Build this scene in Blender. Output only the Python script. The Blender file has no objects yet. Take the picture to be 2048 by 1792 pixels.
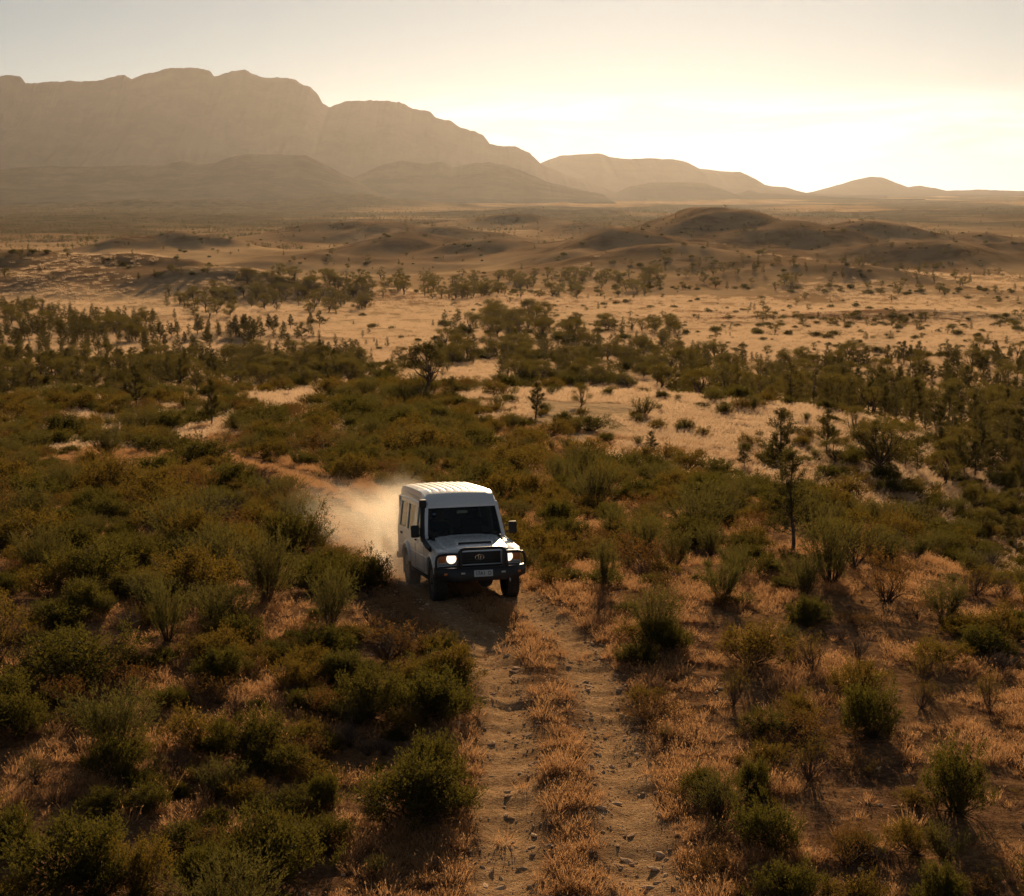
import bpy, math, random
import numpy as np
from mathutils import Vector, Matrix
rng = np.random.default_rng(7)
random.seed(7)
sc = bpy.context.scene
COL = sc.collection
R = math.radians

# ------------------------------------------------------------ camera, light, exposure
CAM_H = 8.0
F = 3500.0                       # focal length in units of a 2048 wide frame
TH = math.atan((896 - 385) / F)  # downward tilt
cam = bpy.data.cameras.new('camera')
cam.sensor_width = 36.0
cam.lens = 36.0 * F / 2048
cam.clip_start = 0.1
cam.clip_end = 60000
cam_o = bpy.data.objects.new('camera', cam)
COL.objects.link(cam_o)
cam_o.location = (0, 0, CAM_H)
cam_o.rotation_euler = (math.pi / 2 - TH, 0, 0)
sc.camera = cam_o

SUN_EL, SUN_AZ = 15.5, 4.5       # degrees; azimuth to the right of +Y
w = bpy.data.worlds.new('World'); sc.world = w; w.use_nodes = True
nt = w.node_tree; nt.nodes.clear()
N = nt.nodes.new; L = nt.links.new
out = N('ShaderNodeOutputWorld'); bg = N('ShaderNodeBackground')
sky = N('ShaderNodeTexSky'); sky.sky_type = 'NISHITA'; sky.sun_disc = False
sky.sun_elevation = R(SUN_EL); sky.sun_rotation = R(SUN_AZ)
sky.altitude = 400; sky.air_density = 1.0; sky.dust_density = 0.13; sky.ozone_density = 1.0
# thin cirrus streaks low in the sky
tc = N('ShaderNodeTexCoord'); sep = N('ShaderNodeSeparateXYZ'); L(tc.outputs['Generated'], sep.inputs[0])
tint = N('ShaderNodeMix'); tint.data_type = 'RGBA'; tint.blend_type = 'MULTIPLY'; tint.inputs['Factor'].default_value = 1
hsv = N('ShaderNodeHueSaturation'); hsv.inputs['Saturation'].default_value = .34; L(sky.outputs[0], hsv.inputs['Color']); L(hsv.outputs[0], tint.inputs[6]); tint.inputs[7].default_value = (.575, .625, .665, 1)
mp = N('ShaderNodeMapping'); mp.inputs['Scale'].default_value = (7, 7, 60); mp.inputs['Rotation'].default_value = (0, R(1.2), 0)
L(tc.outputs['Generated'], mp.inputs[0])
nz = N('ShaderNodeTexNoise'); nz.inputs['Scale'].default_value = 1.0; nz.inputs['Detail'].default_value = 6
nz.inputs['Roughness'].default_value = 0.62; nz.inputs['Distortion'].default_value = 0.6; L(mp.outputs[0], nz.inputs[0])
rp = N('ShaderNodeMapRange'); rp.inputs[1].default_value = 0.40; rp.inputs[2].default_value = 0.62; L(nz.outputs[0], rp.inputs[0])
def ramp(src, a, b):
    m = N('ShaderNodeMapRange'); m.inputs[1].default_value = a; m.inputs[2].default_value = b; m.interpolation_type = 'SMOOTHSTEP'
    L(src, m.inputs[0]); return m.outputs[0]
def mul(a, b):
    m = N('ShaderNodeMath'); m.operation = 'MULTIPLY'; L(a, m.inputs[0])
    if isinstance(b, float): m.inputs[1].default_value = b
    else: L(b, m.inputs[1])
    return m.outputs[0]
# streaks sit between about 1.2 and 3.6 degrees above the horizon
band = mul(ramp(sep.outputs[2], 0.008, 0.03), ramp(sep.outputs[2], 0.062, 0.045))
cl = mul(mul(rp.outputs[0], band), 1.0)
mixc = N('ShaderNodeMix'); mixc.data_type = 'RGBA'; mixc.blend_type = 'MIX'
L(cl, mixc.inputs['Factor']); L(tint.outputs[2], mixc.inputs[6])
gain = N('ShaderNodeMix'); gain.data_type = 'RGBA'; gain.blend_type = 'MULTIPLY'; gain.inputs['Factor'].default_value = 1
L(tint.outputs[2], gain.inputs[6]); gain.inputs[7].default_value = (1.34, 1.30, 1.32, 1)
L(gain.outputs[2], mixc.inputs[7])
L(mixc.outputs[2], bg.inputs[0]); bg.inputs[1].default_value = 0.05
L(bg.outputs[0], out.inputs[0])

sl = bpy.data.lights.new('sun', 'SUN'); sl.energy = 5.0; sl.angle = R(0.6); sl.color = (1.0, 0.73, 0.44)
so = bpy.data.objects.new('sun', sl); COL.objects.link(so)
sdir = Vector((math.sin(R(SUN_AZ)) * math.cos(R(SUN_EL)), math.cos(R(SUN_AZ)) * math.cos(R(SUN_EL)), math.sin(R(SUN_EL))))
so.rotation_euler = sdir.to_track_quat('Z', 'Y').to_euler(); so.location = (0, 0, 60)

sc.view_settings.view_transform = 'Standard'; sc.view_settings.look = 'None'
sc.view_settings.gamma = 1; sc.view_settings.use_curve_mapping = False
sc.view_settings.exposure = 0.40
cy = sc.cycles
cy.use_denoising = True
try: cy.denoiser = 'OPENIMAGEDENOISE'
except Exception: pass
cy.max_bounces = 6; cy.diffuse_bounces = 3; cy.glossy_bounces = 3; cy.transmission_bounces = 4
cy.volume_bounces = 1; cy.transparent_max_bounces = 12; cy.volume_step_rate = 1.0
cy.caustics_reflective = False; cy.caustics_refractive = False
cy.use_adaptive_sampling = True; cy.adaptive_threshold = 0.02
cy.sample_clamp_indirect = 4
sc.render.use_persistent_data = False

HAZE = 0.92e-5; HAZE_COL = (0.97, 0.93, 0.91); HAZE_G = 0.68

# ------------------------------------------------------------ helpers
def tag(o, label=None, cat=None, group=None, kind=None):
    if label: o['label'] = label
    if cat: o['category'] = cat
    if group: o['group'] = group
    if kind: o['kind'] = kind
    return o
def mesh_np(name, v, f, mat=None, smooth=False, attrs=None):
    v = np.ascontiguousarray(v, dtype=np.float32); f = np.ascontiguousarray(f, dtype=np.int32)
    me = bpy.data.meshes.new(name); k = f.shape[1]
    me.vertices.add(len(v)); me.vertices.foreach_set('co', v.ravel())
    me.loops.add(f.size); me.loops.foreach_set('vertex_index', f.ravel())
    me.polygons.add(len(f)); me.polygons.foreach_set('loop_start', np.arange(0, f.size, k, dtype=np.int32))
    me.polygons.foreach_set('use_smooth', np.full(len(f), bool(smooth)))
    for an, a in (attrs or {}).items():
        at = me.attributes.new(an, 'FLOAT', 'POINT'); at.data.foreach_set('value', np.ascontiguousarray(a, dtype=np.float32))
    me.update(calc_edges=True)
    if mat: me.materials.append(mat)
    return me
def link(name, me, parent=None, loc=None):
    o = bpy.data.objects.new(name, me); COL.objects.link(o)
    if parent is not None: o.parent = parent
    if loc is not None: o.location = loc
    return o
def empty(name, loc=(0, 0, 0), rot=(0, 0, 0), s=1):
    o = bpy.data.objects.new(name, None); COL.objects.link(o); o.location = loc; o.rotation_euler = rot
    o.scale = (s, s, s) if np.isscalar(s) else s
    o.empty_display_size = 0.2
    return o

# noise ------------------------------------------------------------
def _hash(ix, iy, s):
    h = (ix.astype(np.int64) * 374761393 + iy.astype(np.int64) * 668265263 + s * 1442695041) & 0x7fffffff
    h = ((h ^ (h >> 13)) * 1274126177) & 0x7fffffff
    h = (h ^ (h >> 16)) & 0xffffff
    return h / float(0xffffff)
def vnoise(x, y, s=0):
    ix = np.floor(x); iy = np.floor(y); fx = x - ix; fy = y - iy
    fx = fx * fx * fx * (fx * (fx * 6 - 15) + 10); fy = fy * fy * fy * (fy * (fy * 6 - 15) + 10)
    ix = ix.astype(np.int64); iy = iy.astype(np.int64)
    a = _hash(ix, iy, s); b = _hash(ix + 1, iy, s); c = _hash(ix, iy + 1, s); d = _hash(ix + 1, iy + 1, s)
    return (a * (1 - fx) + b * fx) * (1 - fy) + (c * (1 - fx) + d * fx) * fy
def fbm(x, y, octv=4, s=0, g=0.5):
    t = 0; a = 1; n = 0
    for i in range(octv):
        c, sn = math.cos(i * 1.1 + .3), math.sin(i * 1.1 + .3)
        t = t + a * (vnoise((x * c - y * sn) * 2 ** i, (x * sn + y * c) * 2 ** i, s + i * 17) * 2 - 1); n += a; a *= g
    return t / n
def sstep(a, b, x):
    t = np.clip((x - a) / (b - a), 0, 1); return t * t * (3 - 2 * t)

# ------------------------------------------------------------ the lie of the land
# heights of the ground at a set of bearings (given as columns of a 2048 wide frame) and forward distances
TD = [0, 24, 30, 34, 38, 42, 50, 60, 72, 85, 100, 120, 135, 150, 170, 190, 240, 300, 400, 550, 750, 1000, 1300, 1700, 2500, 4000, 6000, 9000, 14000, 30000]
FARZ = [-38.5, -43.5, -46, -48, -48, -46, -42, -36, -20, 0]
TBL = {
    -300: [0.0, 0.0, 0.0, -0.1, -0.5, -0.9, -1.9, -3.2, -4.9, -6.6, -8.4, -10.0, -11.0, -12.0, -14.0, -16.5, -21.0, -25.0, -29.0, -34.0],
    0: [0.1, 0.1, 0.1, 0.0, -0.3, -0.6, -1.4, -2.4, -3.7, -5.0, -6.4, -8.1, -9.1, -9.9, -12.5, -15.5, -20.5, -24.5, -29.0, -34.0],
    500: [0.0, 0.04, 0.13, 0.13, -0.37, -0.82, -1.35, -2.3, -3.5, -4.6, -5.9, -7.2, -8.1, -9.0, -11.5, -14.5, -20.0, -24.0, -28.5, -34.0],
    900: [0.0, 0.04, 0.13, 0.13, -0.37, -0.82, -1.5, -2.35, -3.4, -4.55, -5.7, -7.0, -7.8, -8.6, -11.0, -14.0, -20.0, -24.0, -28.5, -34.0],
    1300: [0.0, 0.04, 0.13, 0.13, -0.37, -0.82, -1.35, -2.3, -3.75, -6.2, -7.8, -8.2, -8.4, -8.8, -11.5, -14.5, -20.0, -24.2, -28.5, -34.0],
    1700: [0.0, 0.05, 0.1, 0.1, -0.15, -0.4, -1.2, -2.4, -5.9, -8.8, -9.6, -9.6, -9.9, -10.3, -13.5, -16.0, -20.5, -24.5, -28.5, -34.0],
    1880: [0.0, 0.0, 0.0, -0.1, -0.5, -0.9, -2.1, -4.8, -8.3, -11.0, -12.0, -12.3, -12.6, -13.2, -15.5, -18.0, -22.0, -25.0, -29.0, -34.0],
    2048: [-0.1, -0.1, -0.2, -0.4, -1.0, -1.6, -3.5, -7.0, -9.8, -12.0, -13.6, -15.4, -16.8, -18.0, -19.5, -20.8, -23.4, -26.0, -29.5, -34.5],
    2400: [-0.2, -0.3, -0.5, -0.9, -1.75, -2.6, -5.0, -8.5, -11.2, -13.3, -15.0, -17.0, -18.2, -19.2, -20.5, -21.6, -24.0, -26.5, -30.0, -35.0],
}
_u = np.array([(k - 1024) / F for k in TBL]); _T = np.array([TBL[k] + FARZ for k in TBL])
_ld = np.log(np.array(TD, float) + 12)
GU = np.linspace(_u[0], _u[-1], 180); GL = np.linspace(_ld[0], _ld[-1], 520)
_a = np.array([np.interp(GL, _ld, row) for row in _T])
G = np.array([np.interp(GU, _u, _a[:, j]) for j in range(len(GL))]).T
def blur(a, ax, s):
    k = np.exp(-np.arange(-3 * s, 3 * s + 1) ** 2 / (2. * s * s)); k /= k.sum()
    p = [(0, 0), (0, 0)]; p[ax] = (3 * s, 3 * s); a = np.pad(a, p, mode='edge')
    return np.apply_along_axis(lambda m: np.convolve(m, k, mode='valid'), ax, a)
G = blur(blur(G, 1, 2), 0, 5)

# rounded downs and mounds: column, row of the crest, distance, half width (px), depth (m), skew, sharpness
HILLS = [
    (1395, 417, 1500, 190, 190, 0, 1.1), (1230, 478, 1260, 170, 110, 0, 1.5), (1600, 462, 1350, 190, 110, 0, 1.4), (1400, 488, 1080, 290, 120, 0, 1.4), (1640, 520, 960, 190, 70, 0, 1.6),
    (1720, 450, 1600, 190, 130, 0, 1.5), (1850, 480, 1250, 150, 90, 0, 1.6), (1130, 505, 1150, 130, 70, 0, 1.6),
    (745, 446, 1950, 190, 150, 0, 1.4), (900, 462, 1850, 170, 110, 0, 1.5), (590, 466, 1900, 90, 90, 0, 1.6),
    (800, 474, 1400, 140, 90, 0, 1.5), (985, 492, 1320, 150, 70, 0, 1.6), (660, 508, 1230, 170, 65, 0, 1.6),
    (1018, 432, 2700, 90, 170, 0, 1.5), (1200, 445, 2300, 150, 140, 0, 1.5), (880, 440, 3000, 120, 170, 0, 1.6),
    (40, 505, 860, 270, 90, 0, 1.5), (250, 522, 830, 230, 70, 0, 1.6), (440, 548, 790, 230, 55, 0, 1.6),
    (255, 483, 1500, 90, 70, 0, 1.6), (375, 480, 1520, 110, 70, 0, 1.6), (490, 464, 2200, 110, 110, 0, 1.6), (140, 474, 2100, 110, 100, 0, 1.6),
    (1950, 468, 1750, 100, 110, 0, 1.6), (2040, 484, 1300, 110, 80, 0, 1.6), (2150, 470, 1600, 120, 100, 0, 1.6),
    (1080, 414, 4300, 220, 320, 0, 1.6), (690, 391, 6000, 140, 400, 0, 1.6), (330, 396, 5600, 280, 400, 0, 1.6), (1500, 436, 3000, 260, 260, 0, 1.6), (1950, 432, 3600, 300, 260, 0, 1.6), (250, 428, 3600, 260, 240, 0, 1.6),
    (1800, 622, 610, 230, 26, 0, 1.7), (1480, 630, 660, 150, 22, 0, 1.7), (2050, 645, 600, 130, 20, 0, 1.8),
    (470, 664, 470, 130, 18, 0, 1.8),
]
def tandep(py): return math.tan(TH + math.atan((py - 896) / F))
def colx(px, y, z):  # world x of a point seen in column px at forward distance y, height z
    return (px - 1024) / F * (y * math.cos(TH) + (CAM_H - z) * math.sin(TH))
def base_h(x, y):
    yy = np.maximum(y, 0.0)
    u = np.clip(x / np.maximum(y, 14.0), GU[0], GU[-1])
    l = np.log(yy + 12)
    iu = np.clip((u - GU[0]) / (GU[1] - GU[0]), 0, len(GU) - 1.001); il = np.clip((l - GL[0]) / (GL[1] - GL[0]), 0, len(GL) - 1.001)
    a = iu.astype(int); b = il.astype(int); fa = iu - a; fb = il - b
    return (G[a, b] * (1 - fa) + G[a + 1, b] * fa) * (1 - fb) + (G[a, b + 1] * (1 - fa) + G[a + 1, b + 1] * fa) * fb
_H = []
for (cx, cyy, d, hw, dep, sk, ex) in HILLS:
    z = CAM_H - d * tandep(cyy); x = colx(cx, d, z)
    hh_ = 1
    g0 = float(base_h(np.array([x]), np.array([float(d)]))[0])
    _H.append((x, d, z - g0, hw * d / F, min(dep, 3.3 * (z - g0)), ex))
def hills_h(x, y):
    best = np.zeros(x.shape)
    if y.size == 0 or y.max() < 400: return best
    for (hx, hy, hh, sx, sy, ex) in _H:
        m = (np.abs(x - hx) < 3.4 * sx) & (np.abs(y - hy) < 4.2 * sy)
        if not m.any(): continue
        xm, ym = x[m], y[m]
        wx = xm + 0.30 * sx * fbm(xm / sx * .9 + hx, ym / sy * .9, 2, 5); wy = ym + 0.55 * sy * fbm(xm / sx * .8, ym / sy * .8 + hx, 2, 9)
        r = np.sqrt(((wx - hx) / sx) ** 2 + ((wy - hy) / sy) ** 2 + 0.02) - 0.14
        b = hh * np.exp(-np.abs(r) ** ex * 0.9) * (1 - sstep(2.4, 3.1, np.sqrt(((xm - hx) / sx) ** 2 + ((ym - hy) / sy) ** 2)))
        o = best[m]; best[m] = np.maximum(o, b) + 0.28 * np.minimum(o, b)
    best = best + best * .16 * (fbm(x / 70, y / 70, 4, 23) + (1 - 2 * np.abs(fbm(x / 110, y / 110, 3, 29))) - .5)
    return best
# centre line of the wheel track
TRK_PX = [(1160, 1900), (1154, 1792), (1139, 1640), (1124, 1484), (1091, 1345), (1050, 1262), (952, 1200), (880, 1140), (795, 1062), (700, 1005), (600, 958), (510, 934),
          (400, 898), (360, 872), (430, 845), (540, 828), (590, 806), (612, 790), (650, 779)]
def hit(px, py, ymin=15.0, ymax=9000.0):
    y = ymin; t = tandep(py)
    ys = ymin * (ymax / ymin) ** np.linspace(0, 1, 420)
    d = ys * math.cos(TH) + ys * t * math.sin(TH)
    xs = (px - 1024) / F * d
    g = ground0(xs, ys); rz = CAM_H - ys * t
    k = np.nonzero(rz <= g)[0]
    if len(k) == 0: return None
    k = k[0]
    if k == 0: return (float(xs[0]), float(ys[0]), float(g[0]))
    f0 = rz[k - 1] - g[k - 1]; f1 = rz[k] - g[k]; a = f0 / (f0 - f1)
    yv = ys[k - 1] + a * (ys[k] - ys[k - 1]); xv = xs[k - 1] + a * (xs[k] - xs[k - 1])
    return (float(xv), float(yv), float(ground0(np.array([xv]), np.array([yv]))[0]))
def ground0(x, y):
    return base_h(x, y) + hills_h(x, y)
TRK = []
for i, (a, b) in enumerate(TRK_PX):
    p = hit(a, b)
    if p: TRK.append(p[:2])
TRK = [(TRK[0][0] + 0.05, 5.0)] + TRK
_t = np.array(TRK)
for _ in range(2):  # corner cutting
    q = _t[:-1] * .75 + _t[1:] * .25; r_ = _t[:-1] * .25 + _t[1:] * .75
    _t = np.concatenate([_t[:1], np.stack([q, r_], 1).reshape(-1, 2), _t[-1:]])
TRK = _t
def track_dist(x, y):
    """signed distance from the centre line"""
    best = np.full(x.shape, 1e9); sgn = np.zeros(x.shape)
    for i in range(len(TRK) - 1):
        a = TRK[i]; d = TRK[i + 1] - a; L2 = d @ d
        if L2 < 1e-9: continue
        t = np.clip(((x - a[0]) * d[0] + (y - a[1]) * d[1]) / L2, 0, 1)
        ex = x - a[0] - t * d[0]; ey = y - a[1] - t * d[1]; dd = np.sqrt(ex * ex + ey * ey)
        m = dd < best; best = np.where(m, dd, best); sgn = np.where(m, np.sign(d[0] * ey - d[1] * ex), sgn)
    return best * sgn
CAR_AT, CAR_YAW = (-.756, 34.15), .225
def ground(x, y, trk=None):
    x = np.asarray(x, float); y = np.asarray(y, float)
    r = np.sqrt(x * x + y * y)
    h = ground0(x, y)
    h = h + 0.10 * fbm(x / 3.1, y / 3.1, 3, 3) * np.clip((r - 5) / 20, 0, 1) + (0.04 * fbm(x / .7, y / .7, 3, 4) + .038 * fbm(x / .9, y / .28, 2, 14)) * (r < 90)
    far = sstep(60, 220, r)
    h = h + far * 0.7 * fbm(x / 38, y / 38, 4, 6) + sstep(350, 900, r) * (3.0 + 4.5 * sstep(900, 1400, r)) * fbm(x / 190, y / 150, 5, 8) + sstep(2500, 6000, r) * 14 * fbm(x / 900, y / 900, 4, 12)
    if trk is None: trk = near_track(x, y)
    # the stand of the vehicle: level to the front axle, then falling away behind it
    lx = (x - CAR_AT[0]) * math.cos(CAR_YAW) + (y - CAR_AT[1]) * math.sin(CAR_YAW); ly = -(x - CAR_AT[0]) * math.sin(CAR_YAW) + (y - CAR_AT[1]) * math.cos(CAR_YAW)
    wgt = np.exp(-(np.sqrt(lx ** 2 + (ly - 1.4) ** 2) / 4.3) ** 4); h = h * (1 - wgt) + wgt * (.055 - .112 * np.maximum(ly, -.4) + .25 * (h - base_h(x, y)))
    ad = np.abs(trk)
    h = h - 0.07 * np.exp(-((ad - .76) / .30) ** 2) + 0.03 * np.exp(-(ad / .3) ** 2) * (r < 140)
    return h
def near_track(x, y):
    t = np.full(x.shape, 99.0); m = (np.abs(x) < 45) & (y < 175) & (y > -5)
    if m.any(): t[m] = track_dist(x[m], y[m])
    return t
def gz1(x, y): return float(ground(np.array([x]), np.array([y]))[0])
def place(px, py, ymin=15.0):
    p = hit(px, py, ymin)
    return None if p is None else (p[0], p[1], gz1(p[0], p[1]))
def px_of(x, y, z):
    d = y * math.cos(TH) + (CAM_H - z) * math.sin(TH); u = y * math.sin(TH) - (CAM_H - z) * math.cos(TH)
    return 1024 + F * x / d, 896 - F * u / d

# ------------------------------------------------------------ materials
def new_mat(name):
    m = bpy.data.materials.new(name); m.use_nodes = True; m.node_tree.nodes.clear(); return m, m.node_tree
class NB:
    def __init__(s, nt): s.nt = nt
    def n(s, t, **k):
        x = s.nt.nodes.new(t)
        for a, b in k.items(): setattr(x, a, b)
        return x
    def l(s, a, b): s.nt.links.new(a, b)
    def val(s, sock, v):
        if hasattr(v, 'is_linked') or isinstance(v, bpy.types.NodeSocket): s.l(v, sock)
        else: sock.default_value = v
    def math(s, op, a, b=0.0, clamp=False):
        x = s.n('ShaderNodeMath', operation=op); x.use_clamp = clamp; s.val(x.inputs[0], a); s.val(x.inputs[1], b); return x.outputs[0]
    def mix(s, f, a, b, mode='MIX'):
        x = s.n('ShaderNodeMix', data_type='RGBA', blend_type=mode); s.val(x.inputs['Factor'], f)
        s.val(x.inputs[6], a if not isinstance(a, tuple) else (*a, 1)[:4]); s.val(x.inputs[7], b if not isinstance(b, tuple) else (*b, 1)[:4]); return x.outputs[2]
    def noise(s, vec, scale, det=4, rough=.55, dist=0.0):
        x = s.n('ShaderNodeTexNoise'); x.inputs['Scale'].default_value = scale; x.inputs['Detail'].default_value = det
        x.inputs['Roughness'].default_value = rough; x.inputs['Distortion'].default_value = dist
        if vec is not None: s.l(vec, x.inputs[0])
        return x.outputs[0]
    def rng(s, v, a, b, c=0.0, d=1.0, smooth=True):
        x = s.n('ShaderNodeMapRange'); x.interpolation_type = 'SMOOTHSTEP' if smooth else 'LINEAR'
        s.val(x.inputs[0], v); x.inputs[1].default_value = a; x.inputs[2].default_value = b; x.inputs[3].default_value = c; x.inputs[4].default_value = d; return x.outputs[0]
    def attr(s, name):
        x = s.n('ShaderNodeAttribute'); x.attribute_name = name; return x.outputs['Fac']
def simple(name, col, rough=.5, metal=0., spec=.5, coat=0., emit=None, es=0., nscale=0, namp=.15, bump=0):
    m, nt = new_mat(name); b = NB(nt); o = b.n('ShaderNodeOutputMaterial'); p = b.n('ShaderNodeBsdfPrincipled')
    p.inputs['Base Color'].default_value = (*col, 1); p.inputs['Roughness'].default_value = rough; p.inputs['Metallic'].default_value = metal
    p.inputs['Specular IOR Level'].default_value = spec; p.inputs['Coat Weight'].default_value = coat
    if emit: p.inputs['Emission Color'].default_value = (*emit, 1); p.inputs['Emission Strength'].default_value = es
    if nscale:
        tcn = b.n('ShaderNodeTexCoord'); n1 = b.noise(tcn.outputs['Object'], nscale, 5, .6)
        c = b.mix(b.rng(n1, .3, .7), tuple(x * (1 - namp) for x in col), tuple(min(1, x * (1 + namp)) for x in col)); b.l(c, p.inputs['Base Color'])
        if bump:
            bp = b.n('ShaderNodeBump'); bp.inputs['Strength'].default_value = bump; bp.inputs['Distance'].default_value = .01; b.l(n1, bp.inputs['Height']); b.l(bp.outputs[0], p.inputs['Normal'])
    b.l(p.outputs[0], o.inputs[0]); return m

def ground_material():
    m, nt = new_mat('red_earth'); b = NB(nt)
    o = b.n('ShaderNodeOutputMaterial'); p = b.n('ShaderNodeBsdfPrincipled'); p.inputs['Roughness'].default_value = 1; p.inputs['Specular IOR Level'].default_value = 0
    g = b.n('ShaderNodeNewGeometry'); P = g.outputs['Position']
    fine = b.noise(P, 9.0, 6, .65); peb = b.noise(P, 38.0, 3, .6); med = b.noise(P, 1.3, 5, .6); big = b.noise(P, .16, 4, .55)
    hug = b.noise(P, .012, 6, .6); wide = b.noise(P, .0022, 7, .62)
    soil = b.mix(b.rng(fine, .3, .7), (.085, .045, .026), (.235, .13, .072))
    straw = b.mix(b.rng(fine, .3, .75), (.24, .12, .05), (.44, .25, .11))
    gcov = b.rng(b.math('ADD', b.math('MULTIPLY', med, .6), b.math('MULTIPLY', big, .5)), .42, .66)
    near = b.mix(b.math('MULTIPLY', gcov, .75), soil, straw)
    dirt = b.mix(b.rng(fine, .3, .7), (.34, .195, .095), (.56, .35, .18))
    dirt = b.mix(b.rng(peb, .54, .66), dirt, (.14, .09, .055))
    near = b.mix(b.rng(peb, .56, .66), near, (.07, .042, .026))
    near = b.mix(b.attr('rut'), near, dirt)
    # far country: pale dry grass, redder slopes, downs with some shade painted in, grey-green scrub
    far = b.mix(b.rng(hug, .35, .65), (.52, .335, .175), (.72, .51, .30))
    far = b.mix(b.rng(wide, .45, .66), far, (.30, .145, .070))
    speck = b.rng(b.noise(P, .16, 5, .7), .52, .62)
    far = b.mix(b.math('MULTIPLY', speck, .30), far, (.10, .075, .04))
    far = b.mix(b.math('MULTIPLY', b.attr('mid'), .8), far, b.mix(b.rng(b.noise(P, .008, 6, .66), .38, .62), (.27, .155, .075), (.54, .345, .175)))
    far = b.mix(b.math('MULTIPLY', b.attr('down'), b.rng(b.noise(P, .022, 6, .68), .36, .62, 1.0, .45)), far, b.mix(b.rng(b.noise(P, .05, 5, .7), .4, .6), (.13, .075, .038), (.27, .165, .085)))
    far = b.mix(b.attr('scrub'), far, b.mix(b.rng(b.noise(P, .03, 6, .7), .40, .60), (.050, .046, .022), (.12, .088, .046)))
    col = b.mix(b.attr('far'), near, far)
    b.l(col, p.inputs['Base Color'])
    hgt = b.math('ADD', b.math('MULTIPLY', fine, .5), b.math('MULTIPLY', peb, .35))
    bp = b.n('ShaderNodeBump'); bp.inputs['Strength'].default_value = .9; bp.inputs['Distance'].default_value = .10; b.l(hgt, bp.inputs['Height'])
    hg2 = b.noise(P, .35, 6, .7)
    bp2 = b.n('ShaderNodeBump'); bp2.inputs['Distance'].default_value = 1.2; b.l(hg2, bp2.inputs['Height']); b.l(b.math('MULTIPLY', b.attr('far'), b.math('MULTIPLY', b.math('SUBTRACT', 1.0, b.attr('scrub')), b.math('SUBTRACT', 1.0, b.math('MULTIPLY', b.attr('mid'), .75)))), bp2.inputs['Strength']); b.l(bp.outputs[0], bp2.inputs['Normal'])
    b.l(bp2.outputs[0], p.inputs['Normal']); b.l(p.outputs[0], o.inputs[0]); return m

# ------------------------------------------------------------ terrain sheet
rr = [3.0, 8.0, 13.0]; r = 16.0
while r < 60: rr.append(r); r += 0.11 + max(0, (r - 40)) * .004
while r < 17000: rr.append(r); r *= 1.0115 if (r < 450 or r > 3000) else 1.0052
rr = np.array(rr)
fa = np.linspace(-R(21), R(21), 460); sa = np.concatenate([np.linspace(-math.pi, -R(21), 40)[:-1], fa, np.linspace(R(21), math.pi, 40)[1:]])
A, Rr = np.meshgrid(sa, rr)
Xg = Rr * np.sin(A); Yg = Rr * np.cos(A)
tr = near_track(Xg, Yg)
Zg = ground(Xg, Yg, tr)
nr, na = A.shape
idx = np.arange(nr * na).reshape(nr, na)
fq = np.stack([idx[:-1, :-1], idx[:-1, 1:], idx[1:, 1:], idx[1:, :-1]], -1).reshape(-1, 4)[:, ::-1]
ad = np.abs(tr)
rut = np.exp(-((ad - .78) / (.42 + .10 * fbm(Xg / 1.3, Yg / 1.3, 2, 40))) ** 4)
rut = rut * (1 - .55 * sstep(52, 75, Yg))
rut = np.clip(rut * (1.0 + .5 * fbm(Xg / .5, Yg / .5, 3, 41)), 0, 1)
far_a = sstep(100, 170, Rr + 30 * fbm(Xg / 30, Yg / 30, 3, 44)) * .999
far_a = np.maximum(far_a, sstep(92, 104, Yg) * (Xg > 0) * .8)
pxx = 1024 + F * Xg / np.maximum(Yg, 10)
scrub = sstep(2100, 3300, Rr) * .9 * sstep(-.55, .10, fbm(Xg / 420, Yg / 700, 4, 50))
scrub = np.maximum(scrub, sstep(1900, 2600, Rr) * (1 - sstep(300, 620, pxx)) * .85 * sstep(-.5, .2, fbm(Xg / 200, Yg / 300, 3, 51)))
scrub = np.where(Yg < 0, 0, scrub)
down = sstep(3, 13, hills_h(Xg, Yg) + 3 * fbm(Xg / 45, Yg / 45, 4, 71)) * sstep(560, 720, Rr)  # darker downs: scrub and red soil, plus face shading put into the colour
terr_me = mesh_np('terrain', np.stack([Xg, Yg, Zg], -1).reshape(-1, 3), fq, ground_material(), True,
                  dict(rut=rut.ravel(), far=far_a.ravel(), scrub=scrub.ravel(), down=down.ravel(), mid=(sstep(600, 980, Rr + 120 * fbm(Xg / 160, Yg / 200, 3, 73))).ravel()))
# close the middle under the camera
terr = link('ground', terr_me); tag(terr, 'red earth and dry grass country rolling out to the foot of the ranges', kind='structure')

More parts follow.
